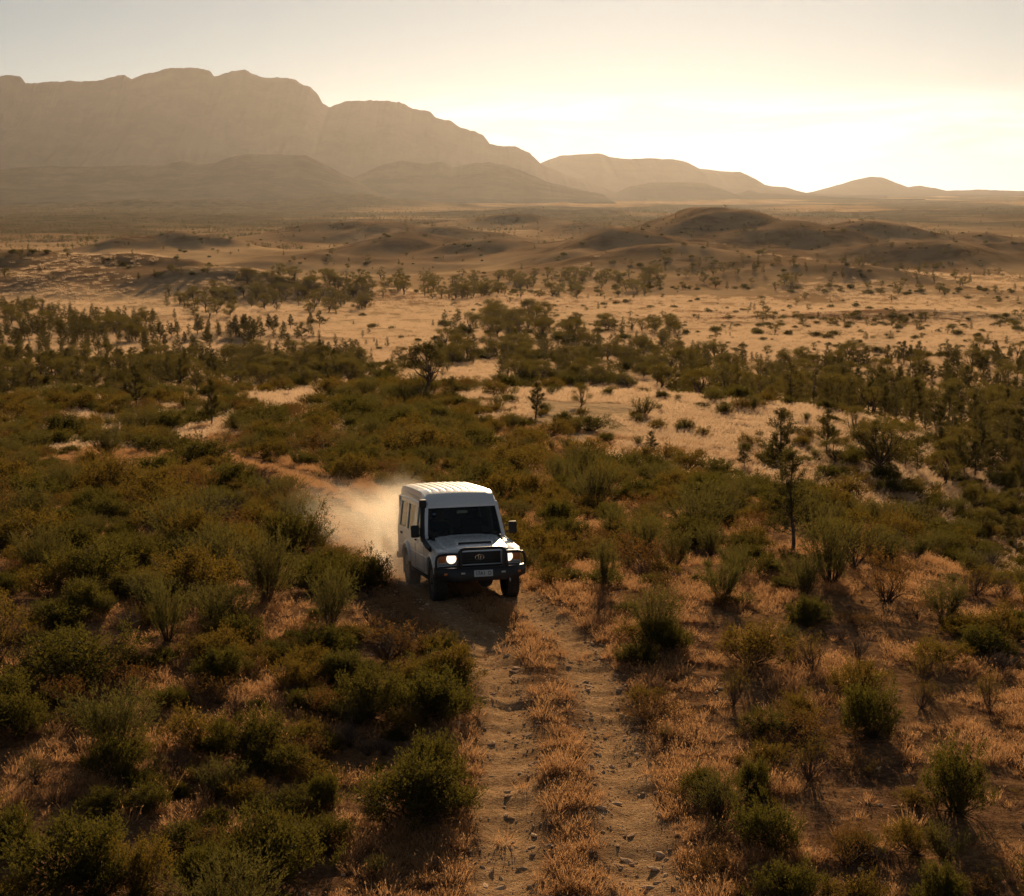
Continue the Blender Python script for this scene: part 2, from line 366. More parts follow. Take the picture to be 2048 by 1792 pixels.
# ------------------------------------------------------------ ranges far off
def range_material(name, c1, c2):
    m, nt = new_mat(name); b = NB(nt); o = b.n('ShaderNodeOutputMaterial'); p = b.n('ShaderNodeBsdfPrincipled'); p.inputs['Roughness'].default_value = 1
    p.inputs['Specular IOR Level'].default_value = 0
    g = b.n('ShaderNodeNewGeometry'); mpn = b.n('ShaderNodeMapping'); mpn.inputs['Scale'].default_value = (.004, .004, .006); b.l(g.outputs['Position'], mpn.inputs[0])
    n1 = b.noise(mpn.outputs[0], 1.0, 7, .62); n2 = b.noise(mpn.outputs[0], 6.0, 5, .6)
    c = b.mix(b.rng(b.math('ADD', b.math('MULTIPLY', n1, .6), b.math('MULTIPLY', n2, .4)), .4, .6), c1, c2); b.l(c, p.inputs['Base Color'])
    b.l(p.outputs[0], o.inputs[0]); return m
def make_range(name, label, prof, D, z_base, depth_f, depth_b, mat, sd, rough=1.0, ncol=520, ext=None):
    px = np.array([p[0] for p in prof], float); py = np.array([p[1] for p in prof], float)
    cols = np.linspace(px[0], px[-1], ncol); tops = np.interp(cols, px, py)
    t = np.concatenate([np.linspace(0, .5, 16)[:-1], np.linspace(.5, 1, 26), 1 + np.linspace(0, 1, 12)[1:]])
    V = []
    for j, tt in enumerate(t):
        front = tt <= 1
        ydist = D - depth_f * (1 - tt) if front else D + depth_b * (tt - 1)
        x = (cols - 1024) / F * (D * .989) * (1 + (ydist - D) / D * 0.35)
        zt = CAM_H - D * np.tan(TH + np.arctan((tops - 896) / F))
        # spurs and gullies run down from the crest
        gul = fbm(x / (900 / rough) + 3.1, np.full_like(x, ydist / 2200.), 5, sd)
        rid = 1 - np.abs(fbm(x / (620 / rough), np.full_like(x, ydist / 1600.), 4, sd + 5)) * 2
        if front:
            prf = tt ** 1.45; s_ = tt * (1 - tt) * 4
            z = z_base + (zt - z_base) * np.clip(prf + s_ * (.10 * gul + .05 * (rid - .5)), 0, 1)
            y = ydist + s_ * depth_f * .22 * gul
        else:
            z = z_base + (zt - z_base) * np.clip(1 - (tt - 1), 0, 1) ** 1.3; y = np.full_like(x, ydist)
        edge = sstep(0, 1, np.minimum((cols - cols[0]), (cols[-1] - cols)) / 12.0)
        V.append(np.stack([x, y + 0 * x, z_base + (z - z_base) * edge - 25 * (1 - edge) - (25 if j in (0, len(t) - 1) else 0)], -1))
    V = np.array(V); nj, nc = V.shape[:2]; ii = np.arange(nj * nc).reshape(nj, nc)
    f = np.stack([ii[:-1, :-1], ii[:-1, 1:], ii[1:, 1:], ii[1:, :-1]], -1).reshape(-1, 4)
    o = link(name, mesh_np(name, V.reshape(-1, 3), f, mat, True)); tag(o, label, kind='structure'); return o
def jag(prof, amp, sd, n=900):
    x = np.linspace(prof[0][0], prof[-1][0], n); y = np.interp(x, [p[0] for p in prof], [p[1] for p in prof])
    y = y + amp * fbm(x / 26., x * 0 + sd, 5, sd, .66) + amp * .45 * np.abs(fbm(x / 9., x * 0 + sd, 3, sd + 3))
    return list(zip(x, y))
rock = range_material('range_rock', (.100, .076, .060), (.120, .090, .070))
dscr = range_material('range_scrub', (.045, .04, .025), (.09, .07, .045))
main = [(-500, 190), (-380, 170), (-250, 178), (-120, 160), (-40, 165), (0, 155), (25, 150), (48, 151), (60, 166), (100, 163), (180, 160), (212, 161), (240, 151), (258, 150), (270, 157), (300, 147), (345, 134), (400, 136),
        (425, 142), (434, 152), (470, 143), (495, 139), (515, 148), (530, 154), (575, 153), (595, 159), (610, 170), (625, 176), (640, 190), (648, 205), (662, 214), (690, 204), (720, 203), (760, 200), (800, 202), (825, 216),
        (860, 222), (872, 236), (905, 242), (918, 254), (950, 262), (968, 272), (980, 288), (1030, 292), (1060, 305), (1083, 327), (1130, 348), (1200, 372), (1260, 392)]
make_range('mountain_range', 'long hazy sandstone range with a broken rocky skyline', jag(main, 4.4, 3), 11500, -20, 2600, 2600, rock, 21, 1.9, 900)
rgt = [(1020, 385), (1083, 324), (1120, 311), (1160, 308), (1200, 306), (1222, 314), (1260, 318), (1300, 316), (1340, 318), (1370, 324), (1400, 337), (1440, 342), (1480, 344), (1510, 356), (1530, 371), (1570, 374), (1590, 382), (1640, 396), (1700, 400)]
make_range('mountain_range', 'lower hazy range falling away behind the round downs', jag(rgt, 2.0, 5), 13500, -10, 2200, 2200, rock, 33, 1.5, 360)
fr = [(1560, 396), (1620, 386), (1660, 374), (1700, 362), (1740, 353), (1765, 355), (1790, 364), (1815, 374), (1840, 371), (1870, 376), (1890, 382), (1950, 379), (2048, 382), (2150, 378), (2300, 368), (2500, 372), (2700, 380)]
make_range('hill_range', 'hazy cone shaped hill with a long low shoulder on the horizon', jag(fr, 1.6, 7), 15000, -10, 2000, 2000, rock, 41, 1.4, 360)
ft = [(-400, 330), (-200, 345), (-60, 350), (0, 339), (60, 333), (110, 331), (170, 334), (240, 331), (330, 329), (365, 322), (400, 328), (430, 326), (460, 314), (490, 308), (560, 309), (610, 310), (645, 326), (690, 350), (740, 372), (790, 396)]
make_range('foothills', 'dark scrubby foothills below the great range', jag(ft, 2.4, 9), 8000, -30, 1500, 1500, dscr, 51, 1.6, 420)
ft2 = [(620, 396), (690, 362), (720, 348), (760, 331), (800, 321), (850, 327), (885, 323), (905, 334), (940, 328), (975, 324), (1010, 330), (1050, 343), (1090, 362), (1140, 374), (1220, 392)]
make_range('foothills', 'paler double topped foothill in the glare below the range', jag(ft2, 2.2, 11), 8800, -30, 1300, 1400, dscr, 61, 1.6, 360)
ft3 = [(1210, 396), (1255, 374), (1300, 365), (1360, 364), (1410, 366), (1440, 376), (1470, 388), (1500, 380), (1520, 386), (1600, 390), (1640, 392), (1720, 396), (1800, 402)]
make_range('foothills', 'low hazy foothill in front of the lower range', jag(ft3, 1.4, 13), 10500, -25, 1200, 1400, dscr, 71, 1.6, 260)

# ------------------------------------------------------------ haze
def haze_box():
    m, nt = new_mat('haze_air'); b = NB(nt); o = b.n('ShaderNodeOutputMaterial'); v = b.n('ShaderNodeVolumePrincipled')
    v.inputs['Color'].default_value = (*HAZE_COL, 1); v.inputs['Density'].default_value = HAZE; v.inputs['Anisotropy'].default_value = HAZE_G
    b.l(v.outputs[0], o.inputs['Volume'])
    x0, x1, y0, y1, z0, z1 = -18000, 18000, -18000, 18500, -120, 880
    vv = [(x, y, z) for x in (x0, x1) for y in (y0, y1) for z in (z0, z1)]
    ff = [(0, 1, 3, 2), (4, 6, 7, 5), (0, 4, 5, 1), (2, 3, 7, 6), (0, 2, 6, 4), (1, 5, 7, 3)]
    o2 = link('haze', mesh_np('haze', np.array(vv), np.array(ff), m)); tag(o2, 'warm dusty haze hanging in the air', kind='stuff')
haze_box()
# ------------------------------------------------------------ leaves, twigs, plants
def leaf_material(name, c1, c2, c3, trans=.45, rough=.85, tm=(3.6, 2.95, .85)):
    m, nt = new_mat(name); b = NB(nt); o = b.n('ShaderNodeOutputMaterial')
    oi = b.n('ShaderNodeObjectInfo'); tone = b.attr('tone')
    c = b.mix(tone, c1, c2)
    c = b.mix(b.math('MULTIPLY', oi.outputs['Random'], .75), c, c3)
    d = b.n('ShaderNodeBsdfPrincipled'); d.inputs['Roughness'].default_value = rough; d.inputs['Specular IOR Level'].default_value = .06; b.l(c, d.inputs['Base Color'])
    t = b.n('ShaderNodeBsdfTranslucent'); tcol = b.mix(.5, c, (c1[0] * tm[0], c1[1] * tm[1], c1[2] * tm[2])); b.l(tcol, t.inputs[0])
    mx = b.n('ShaderNodeMixShader'); mx.inputs[0].default_value = trans; b.l(d.outputs[0], mx.inputs[1]); b.l(t.outputs[0], mx.inputs[2]); b.l(mx.outputs[0], o.inputs[0]); return m
M_DENSE = leaf_material('dark_leaf', (.040, .040, .012), (.098, .086, .022), (.066, .050, .018), .48)
M_BROOM = leaf_material('grey_green_leaf', (.058, .058, .025), (.100, .090, .038), (.080, .062, .030), .46)
M_OLIVE = leaf_material('olive_leaf', (.068, .052, .014), (.125, .090, .026), (.095, .058, .024), .5)
M_RUST = leaf_material('rusty_leaf', (.080, .045, .022), (.125, .070, .034), (.070, .055, .028), .4)
M_PINE = leaf_material('pine_needle', (.042, .040, .016), (.078, .068, .026), (.060, .046, .022), .42)
M_GUM = leaf_material('gum_leaf', (.056, .050, .016), (.125, .105, .030), (.082, .060, .024), .5)
M_GRASS = leaf_material('dry_grass', (.35, .20, .092), (.49, .305, .15), (.37, .19, .085), .5, .8, (1.5, 1.4, 1.3))
M_PALE = leaf_material('pale_dry_grass', (.58, .42, .27), (.74, .57, .38), (.60, .42, .26), .5, .8, (1.4, 1.35, 1.3))
M_TWIG = simple('grey_brown_bark', (.085, .058, .042), .9, spec=.15, nscale=30)
M_DEAD = simple('dead_twig', (.12, .082, .062), .9, spec=.15, nscale=30)
M_TRUNK = simple('tree_bark', (.10, .075, .055), .9, spec=.15, nscale=12)
def unit(v): return v / np.maximum(np.linalg.norm(v, axis=-1, keepdims=True), 1e-9)
class Leaves:
    def __init__(s, g): s.g = g; s.V = []; s.T = []
    def add(s, pos, dr, ln, wd, tone):
        pos = np.asarray(pos, float); n = len(pos); g = s.g; dr = unit(np.asarray(dr, float)); side = unit(np.cross(dr, g.normal(size=(n, 3))))
        ln = np.broadcast_to(ln, (n,))[:, None]; wd = np.broadcast_to(wd, (n,))[:, None]
        a = pos - side * wd * .5 + dr * ln * .25; b_ = pos + side * wd * .5 + dr * ln * .35; c = pos + dr * ln
        s.V.append(np.stack([a, b_, c], 1).reshape(-1, 3)); s.T.append(np.repeat(np.clip(np.broadcast_to(tone, (n,)), 0, 1), 3))
    def mesh(s, name, mat):
        v = np.concatenate(s.V); return mesh_np(name, v, np.arange(len(v)).reshape(-1, 3), mat, False, dict(tone=np.concatenate(s.T)))
class Twigs:
    def __init__(s, k=3): s.V = []; s.Fc = []; s.n = 0; s.k = k
    def tube(s, pts, r0, r1):
        pts = np.asarray(pts, float); m = len(pts); k = s.k; rs = np.linspace(r0, r1, m)
        t = unit(np.gradient(pts, axis=0)); ref = np.array([0.3, .9, .2]); u = unit(np.cross(t, ref)); w_ = np.cross(t, u)
        an = np.arange(k) / k * 2 * math.pi
        ring = pts[:, None] + rs[:, None, None] * (np.cos(an)[None, :, None] * u[:, None] + np.sin(an)[None, :, None] * w_[:, None])
        s.V.append(ring.reshape(-1, 3)); ii = s.n + np.arange(m * k).reshape(m, k); jj = np.roll(ii, -1, 1)
        s.Fc.append(np.stack([ii[:-1], jj[:-1], jj[1:], ii[1:]], -1).reshape(-1, 4)); s.n += m * k
    def mesh(s, name, mat, smooth=True): return mesh_np(name, np.concatenate(s.V), np.concatenate(s.Fc), mat, smooth)
def bend(p0, p1, g, amp=.06, n=5):
    t = np.linspace(0, 1, n)[:, None]; p0 = np.asarray(p0, float); p1 = np.asarray(p1, float); L_ = np.linalg.norm(p1 - p0)
    return p0 + (p1 - p0) * t + np.sin(t * math.pi) * g.normal(size=3) * amp * L_ + np.array([0, 0, 1]) * (t * t - t) * L_ * .12
def dense_shrub(seed, nclump=60, ntw=15, nlf=12, wide=.62, leaf=.058, lw=.016, fill=1100, up=.7, mat=None, twm=None, spread=.52, lobes=3):
    g = np.random.default_rng(seed); L_ = Leaves(g); T = Twigs()
    lob = [np.array([g.normal() * .16, g.normal() * .16, 0]) for _ in range(lobes)]; lh = [g.uniform(.75, 1) for _ in lob]
    cs = []
    for i in range(nclump):
        k = g.integers(lobes); a = g.uniform(0, 2 * math.pi); e = math.asin(g.uniform(.02, 1)); rr_ = g.uniform(.30, 1.25) ** .5
        p = lob[k] + np.array([math.cos(a) * math.cos(e) * wide * rr_, math.sin(a) * math.cos(e) * wide * rr_, .07 + math.sin(e) * (lh[k] - .24) * rr_])
        cs.append(p)
        T.tube(bend((g.normal() * .03, g.normal() * .03, 0), p, g), .011, .004)
    cs = np.array(cs)
    for p in cs:
        dirs = unit(np.stack([g.normal(size=ntw) * spread + p[0] * .8, g.normal(size=ntw) * spread + p[1] * .8, np.abs(g.normal(size=ntw)) * .3 + up], 1))
        st = p + g.normal(size=(ntw, 3)) * .045; ln = g.uniform(.10, .30, ntw) * g.uniform(.7, 1.3)
        tone = np.clip(g.uniform(0, 1) * .6 + g.normal(size=ntw) * .2 + .2, 0, 1)
        t = g.uniform(0, 1, (ntw, nlf)); P_ = st[:, None] + dirs[:, None] * (t * ln[:, None])[..., None]
        D_ = dirs[:, None] + g.normal(size=(ntw, nlf, 3)) * .55
        L_.add(P_.reshape(-1, 3), D_.reshape(-1, 3), g.uniform(.6, 1.2, ntw * nlf) * leaf, lw, np.repeat(tone, nlf))
    if fill:
        k = g.integers(lobes, size=fill); v = unit(g.normal(size=(fill, 3))) * (g.uniform(0, 1, fill) ** .4)[:, None] * .8
        P_ = np.array(lob)[k] + v * np.array([wide, wide, .36]) + np.array([0, 0, .42]); P_[:, 2] = np.maximum(P_[:, 2], .05)
        L_.add(P_, g.normal(size=(fill, 3)), leaf * 1.5, lw * 2.4, g.uniform(0, .5, fill))
    return L_.mesh('crown', mat), T.mesh('stem', twm or M_TWIG)
def broom_shrub(seed, nst=58, mat=None, fan=.60, leaf=.055):
    g = np.random.default_rng(seed); L_ = Leaves(g); T = Twigs()
    for i in range(nst):
        a = g.uniform(0, 2 * math.pi); q = g.uniform(0, 1) ** .6 * fan; h = g.uniform(.68, 1.0) * (1 - .32 * q)
        tip = np.array([math.cos(a) * q, math.sin(a) * q, h]); base = np.array([math.cos(a) * .05, math.sin(a) * .05, 0])
        pts = bend(base, tip, g, .05, 7); T.tube(pts, .006, .0015)
        for j in range(13):
            t = g.uniform(.24, .98); f = t * 6; k = int(f); p = pts[k] * (1 - f + k) + pts[min(k + 1, 6)] * (f - k)
            d = unit(tip - base + g.normal(size=3) * .42); ln = g.uniform(.10, .24); n = 15
            tt = g.uniform(0, 1, n)[:, None]; L_.add(p + d * tt * ln, d + g.normal(size=(n, 3)) * .32, g.uniform(.6, 1.2, n) * leaf, .0085, g.uniform(0, 1) * .7 + g.uniform(0, .3, n))
    return L_.mesh('crown', mat or M_BROOM), T.mesh('stem', M_TWIG)
def dead_shrub(seed, nst=26, leafy=0, mat=None):
    g = np.random.default_rng(seed); T = Twigs(); L_ = Leaves(g)
    def rec(p, d, ln, r, dep):
        e = p + d * ln; T.tube(bend(p, e, g, .05, 4), r, r * .5)
        if dep == 0:
            if leafy: L_.add(e + g.normal(size=(leafy, 3)) * .03, d + g.normal(size=(leafy, 3)) * .7, .035, .012, g.uniform(0, 1, leafy))
            return
        for _ in range(3): rec(p + (e - p) * g.uniform(.45, 1), unit(d + g.normal(size=3) * .42 + np.array([0, 0, .12])), ln * g.uniform(.5, .8), r * .55, dep - 1)
    for i in range(nst):
        a = g.uniform(0, 2 * math.pi); q = g.uniform(.1, .9)
        rec(np.zeros(3), unit(np.array([math.cos(a) * q, math.sin(a) * q, 1])), g.uniform(.25, .45), .009, 2)
    tw = T.mesh('stem', M_DEAD)
    return (L_.mesh('crown', mat) if leafy else None), tw
def pine_tree(seed, nbr=80, wide=.27, cr0=.20, leaf=.032, dens=24, mat=None, lean=.02, shape=.8):
    g = np.random.default_rng(seed); L_ = Leaves(g); T = Twigs(5)
    ph = np.cumsum(g.normal(size=(9, 3)) * lean * .4, 0) * np.array([1, 1, 0]); z = np.linspace(0, 1, 9); tr_ = np.stack([ph[:, 0], ph[:, 1], z], 1); T.tube(tr_, .022, .003)
    for i in range(nbr):
        t = cr0 + (1 - cr0) * (i + g.uniform(0, 1)) / nbr; w_ = wide * ((1 - (t - cr0) / (1 - cr0)) ** shape) * g.uniform(.55, 1.15) + .02
        a = g.uniform(0, 2 * math.pi); p = np.array([np.interp(t, z, tr_[:, 0]), np.interp(t, z, tr_[:, 1]), t]); tip = p + np.array([math.cos(a) * w_, math.sin(a) * w_, w_ * g.uniform(.15, .7)])
        pts = bend(p, tip, g, .05, 5); T.tube(pts, .006 * (1.2 - t), .0015)
        m = max(3, int(10 * w_ / wide)); tone = g.uniform(0, .7)
        for j in range(m):
            f = g.uniform(.25, 1.0) * 4; k = min(int(f), 3); q = pts[k] * (1 - f + k) + pts[k + 1] * (f - k); d = unit(tip - p + g.normal(size=3) * .09 + np.array([0, 0, .10]))
            ln = g.uniform(.04, .085); tt = g.uniform(0, 1, dens)[:, None]; L_.add(q + d * tt * ln + g.normal(size=(dens, 3)) * .012, d + g.normal(size=(dens, 3)) * .45, g.uniform(.6, 1.2, dens) * leaf, leaf * .26, tone + g.uniform(0, .3, dens))
    return L_.mesh('crown', mat or M_PINE), T.mesh('trunk', M_TRUNK)
def gum_tree(seed, ncl=13, nlf=420, wide=.36, leaf=.030, mat=None, bole=.28, flat=.62):
    g = np.random.default_rng(seed); L_ = Leaves(g); T = Twigs(6)
    forks = []; top = np.array([g.normal() * .06, g.normal() * .06, bole + .22]); T.tube(bend((0, 0, 0), top, g, .07, 6), .034, .020)
    cl = []
    for i in range(ncl):
        a = i * 2.4 + g.uniform(-.4, .4); q = wide * math.sqrt((i + .5) / ncl) * g.uniform(.8, 1.1); h = 1 - .10 - .45 * (q / wide) ** 1.6 * g.uniform(.5, 1.1); h = max(h, .36) if bole > .2 else (h if i % 3 else h * g.uniform(.35, .7))
        c = np.array([math.cos(a) * q, math.sin(a) * q, h]); r = g.uniform(.085, .15); cl.append((c, r))
        st = np.array([top[0] * .8, top[1] * .8, g.uniform(bole * .8, bole + .2)]); T.tube(bend(st, c, g, .08, 6), .014, .004)
        n = int(nlf * (r / .12) ** 2); v = unit(g.normal(size=(n, 3))) * (g.uniform(0, 1, n) ** .4)[:, None]
        P_ = c + v * r * np.array([1.1, 1.1, flat]) * (1 + .25 * g.normal(size=(n, 1)))
        L_.add(P_, g.normal(size=(n, 3)) + np.array([0, 0, -.3]), g.uniform(.6, 1.3, n) * leaf, leaf * .38, np.clip(g.uniform(0, .6) + g.normal(size=n) * .2 + .15, 0, 1))
    return L_.mesh('crown', mat or M_GUM), T.mesh('trunk', M_TRUNK)

PROTO = {
    'dense': [dense_shrub(s, mat=M_DENSE, lobes=l) for s, l in ((11, 3), (12, 2), (13, 4), (14, 3))],
    'olive': [dense_shrub(s, nclump=42, ntw=14, nlf=12, mat=M_OLIVE, fill=700, spread=.55, lobes=3, up=.6) for s in (21, 22, 23)],
    'broom': [broom_shrub(s) for s in (31, 32, 33)],
    'rust': [dense_shrub(s, nclump=26, ntw=12, nlf=10, mat=M_RUST, fill=260, spread=.6, up=.6, leaf=.04) for s in (41, 42)],
    'dead': [dead_shrub(s) for s in (51, 52)] ,
    'twiggy': [dead_shrub(s, 22, 9, M_OLIVE) for s in (55, 56)],
    'pine': [pine_tree(s, wide=w_) for s, w_ in ((61, .27), (62, .22), (63, .32))],
    'column': [pine_tree(s, 56, w_, .10, .040, 11, shape=.55) for s, w_ in ((71, .19), (72, .23), (73, .27), (74, .21))],
    'dark_gum': [gum_tree(90, 17, 520, .40, mat=M_PINE, bole=.24)],
    'gum': [gum_tree(s, n_, nl, w_, bole=bl, flat=fl) for s, n_, w_, bl, fl, nl in ((81, 13, .40, .26, .62, 380), (82, 16, .40, .10, .95, 460), (83, 19, .48, .10, .9, 460), (84, 15, .44, .14, .8, 440))],
}
WID = dict(dense=1.45, olive=1.45, broom=1.2, rust=1.45, dead=1.1, twiggy=1.1, pine=.54, column=.42, gum=.85, dark_gum=.85)
LOOK = dict(dense=['dark green rounded', 'dense green'], olive=['yellow-tipped olive', 'loose olive'], broom=['wispy grey-green', 'feathery grey-green'],
            rust=['rusty brown leafy', 'russet brown'], dead=['bare dead twiggy'], twiggy=['thin half-bare olive'], pine=['dark native pine sapling', 'young green pine'], column=['dark columnar pine', 'narrow dark pine'], gum=['spreading gum', 'round-headed gum'], dark_gum=['dark gum'])
CAR_C, CAR_S = (920.0, 1085.0), (248.0, 240.0)
_Q = {0: '', .25: 'a-quarter', .5: 'a-half', .75: 'three-quarters', .125: 'an-eighth', .375: 'three-eighths', .625: 'five-eighths', .875: 'seven-eighths'}
_ONE = ['', 'one', 'two', 'three', 'four', 'five', 'six', 'seven', 'eight']
def q4(v, n=4):
    v = round(abs(v) * n) / n; i = int(v); f = v - i
    if v == 0: return ''
    if i == 0: return _Q[f].replace('a-', '').replace('an-', '')
    return _ONE[min(i, 8)] + ('-and-' + _Q[f] if f else '')
USED = {}
def where(px, py, n=4):
    dx = (px - CAR_C[0]) / CAR_S[0]; dy = (py - CAR_C[1]) / CAR_S[1]
    a = '%s car-widths %s' % (q4(dx, n), 'right' if dx > 0 else 'left'); b_ = '%s car-heights %s the vehicle' % (q4(dy, n), 'below' if dy > 0 else 'above')
    if not q4(dx, n): return 'directly ' + b_
    if not q4(dy, n): return a + ' of the vehicle, level with it'
    return a + ', ' + b_
def size_word(kind, s):
    if kind in ('pine', 'column', 'gum', 'dark_gum'): return 'small' if s < 3 else ('tall' if s > 6.5 else 'middling')
    return 'knee-high' if s < .62 else ('waist-high' if s < 1.05 else ('chest-high' if s < 1.5 else 'tall'))
NOUN = dict(pine='', column='', gum=' tree', dark_gum=' tree')
NAMES = dict(dense='dense_shrub', olive='olive_shrub', broom='broom_shrub', rust='rusty_shrub', dead='dead_shrub', twiggy='twiggy_shrub', pine='pine_tree', column='pine_tree', gum='gum_tree', dark_gum='gum_tree')
def add_plant(kind, x, y, z, s, rz, sx=1.0, var=None, label=None, group=None, parts=True, tilt=0.0):
    i = int(rng.integers(len(PROTO[kind]))) if var is None else var
    cm, tm = PROTO[kind][i % len(PROTO[kind])]
    px, py = px_of(x, y, z + s * .5)
    if label is None:
        lk = LOOK[kind][i % len(LOOK[kind])]; tail = where(px, py, 8 if kind in ('pine', 'column', 'gum', 'dark_gum') else 4); nn = NOUN.get(kind, ' shrub'); cand = []
        for wd in (size_word(kind, s), '', 'wide' if sx > 1.1 else 'narrow', 'leaning', 'bushy', 'straggly', 'lopsided', 'sparse'):
            cand.append(((wd + ' ' if wd else '') + lk + nn + ', ' + tail))
        label = next((c for c in cand if c not in USED), cand[0])
    USED[label] = 1
    nm = NAMES[kind]; cat = 'tree' if kind in ('pine', 'column', 'gum', 'dark_gum') else 'shrub'
    r_ = empty(nm, (x, y, z - .02 * s), (tilt * math.cos(rz), tilt * math.sin(rz), rz), (s * sx, s * sx, s))
    tag(r_, label, cat, group)
    if tm: link('trunk' if cat == 'tree' else 'stem', tm, r_)
    if cm: link('crown', cm, r_)
    return r_

class Occ:
    def __init__(s): s.d = {}
    def append(s, t): s.d.setdefault((int(t[0] // 4), int(t[1] // 4)), []).append(t)
occupied = Occ()   # x, y, radius, by 4 m cells
def free(x, y, r, k=.72):
    cx, cy_ = int(x // 4), int(y // 4)
    for i in (-1, 0, 1):
        for j in (-1, 0, 1):
            for (a, b_, q) in occupied.d.get((cx + i, cy_ + j), ()):
                if (a - x) ** 2 + (b_ - y) ** 2 < ((q + r) * k) ** 2: return False
    return True

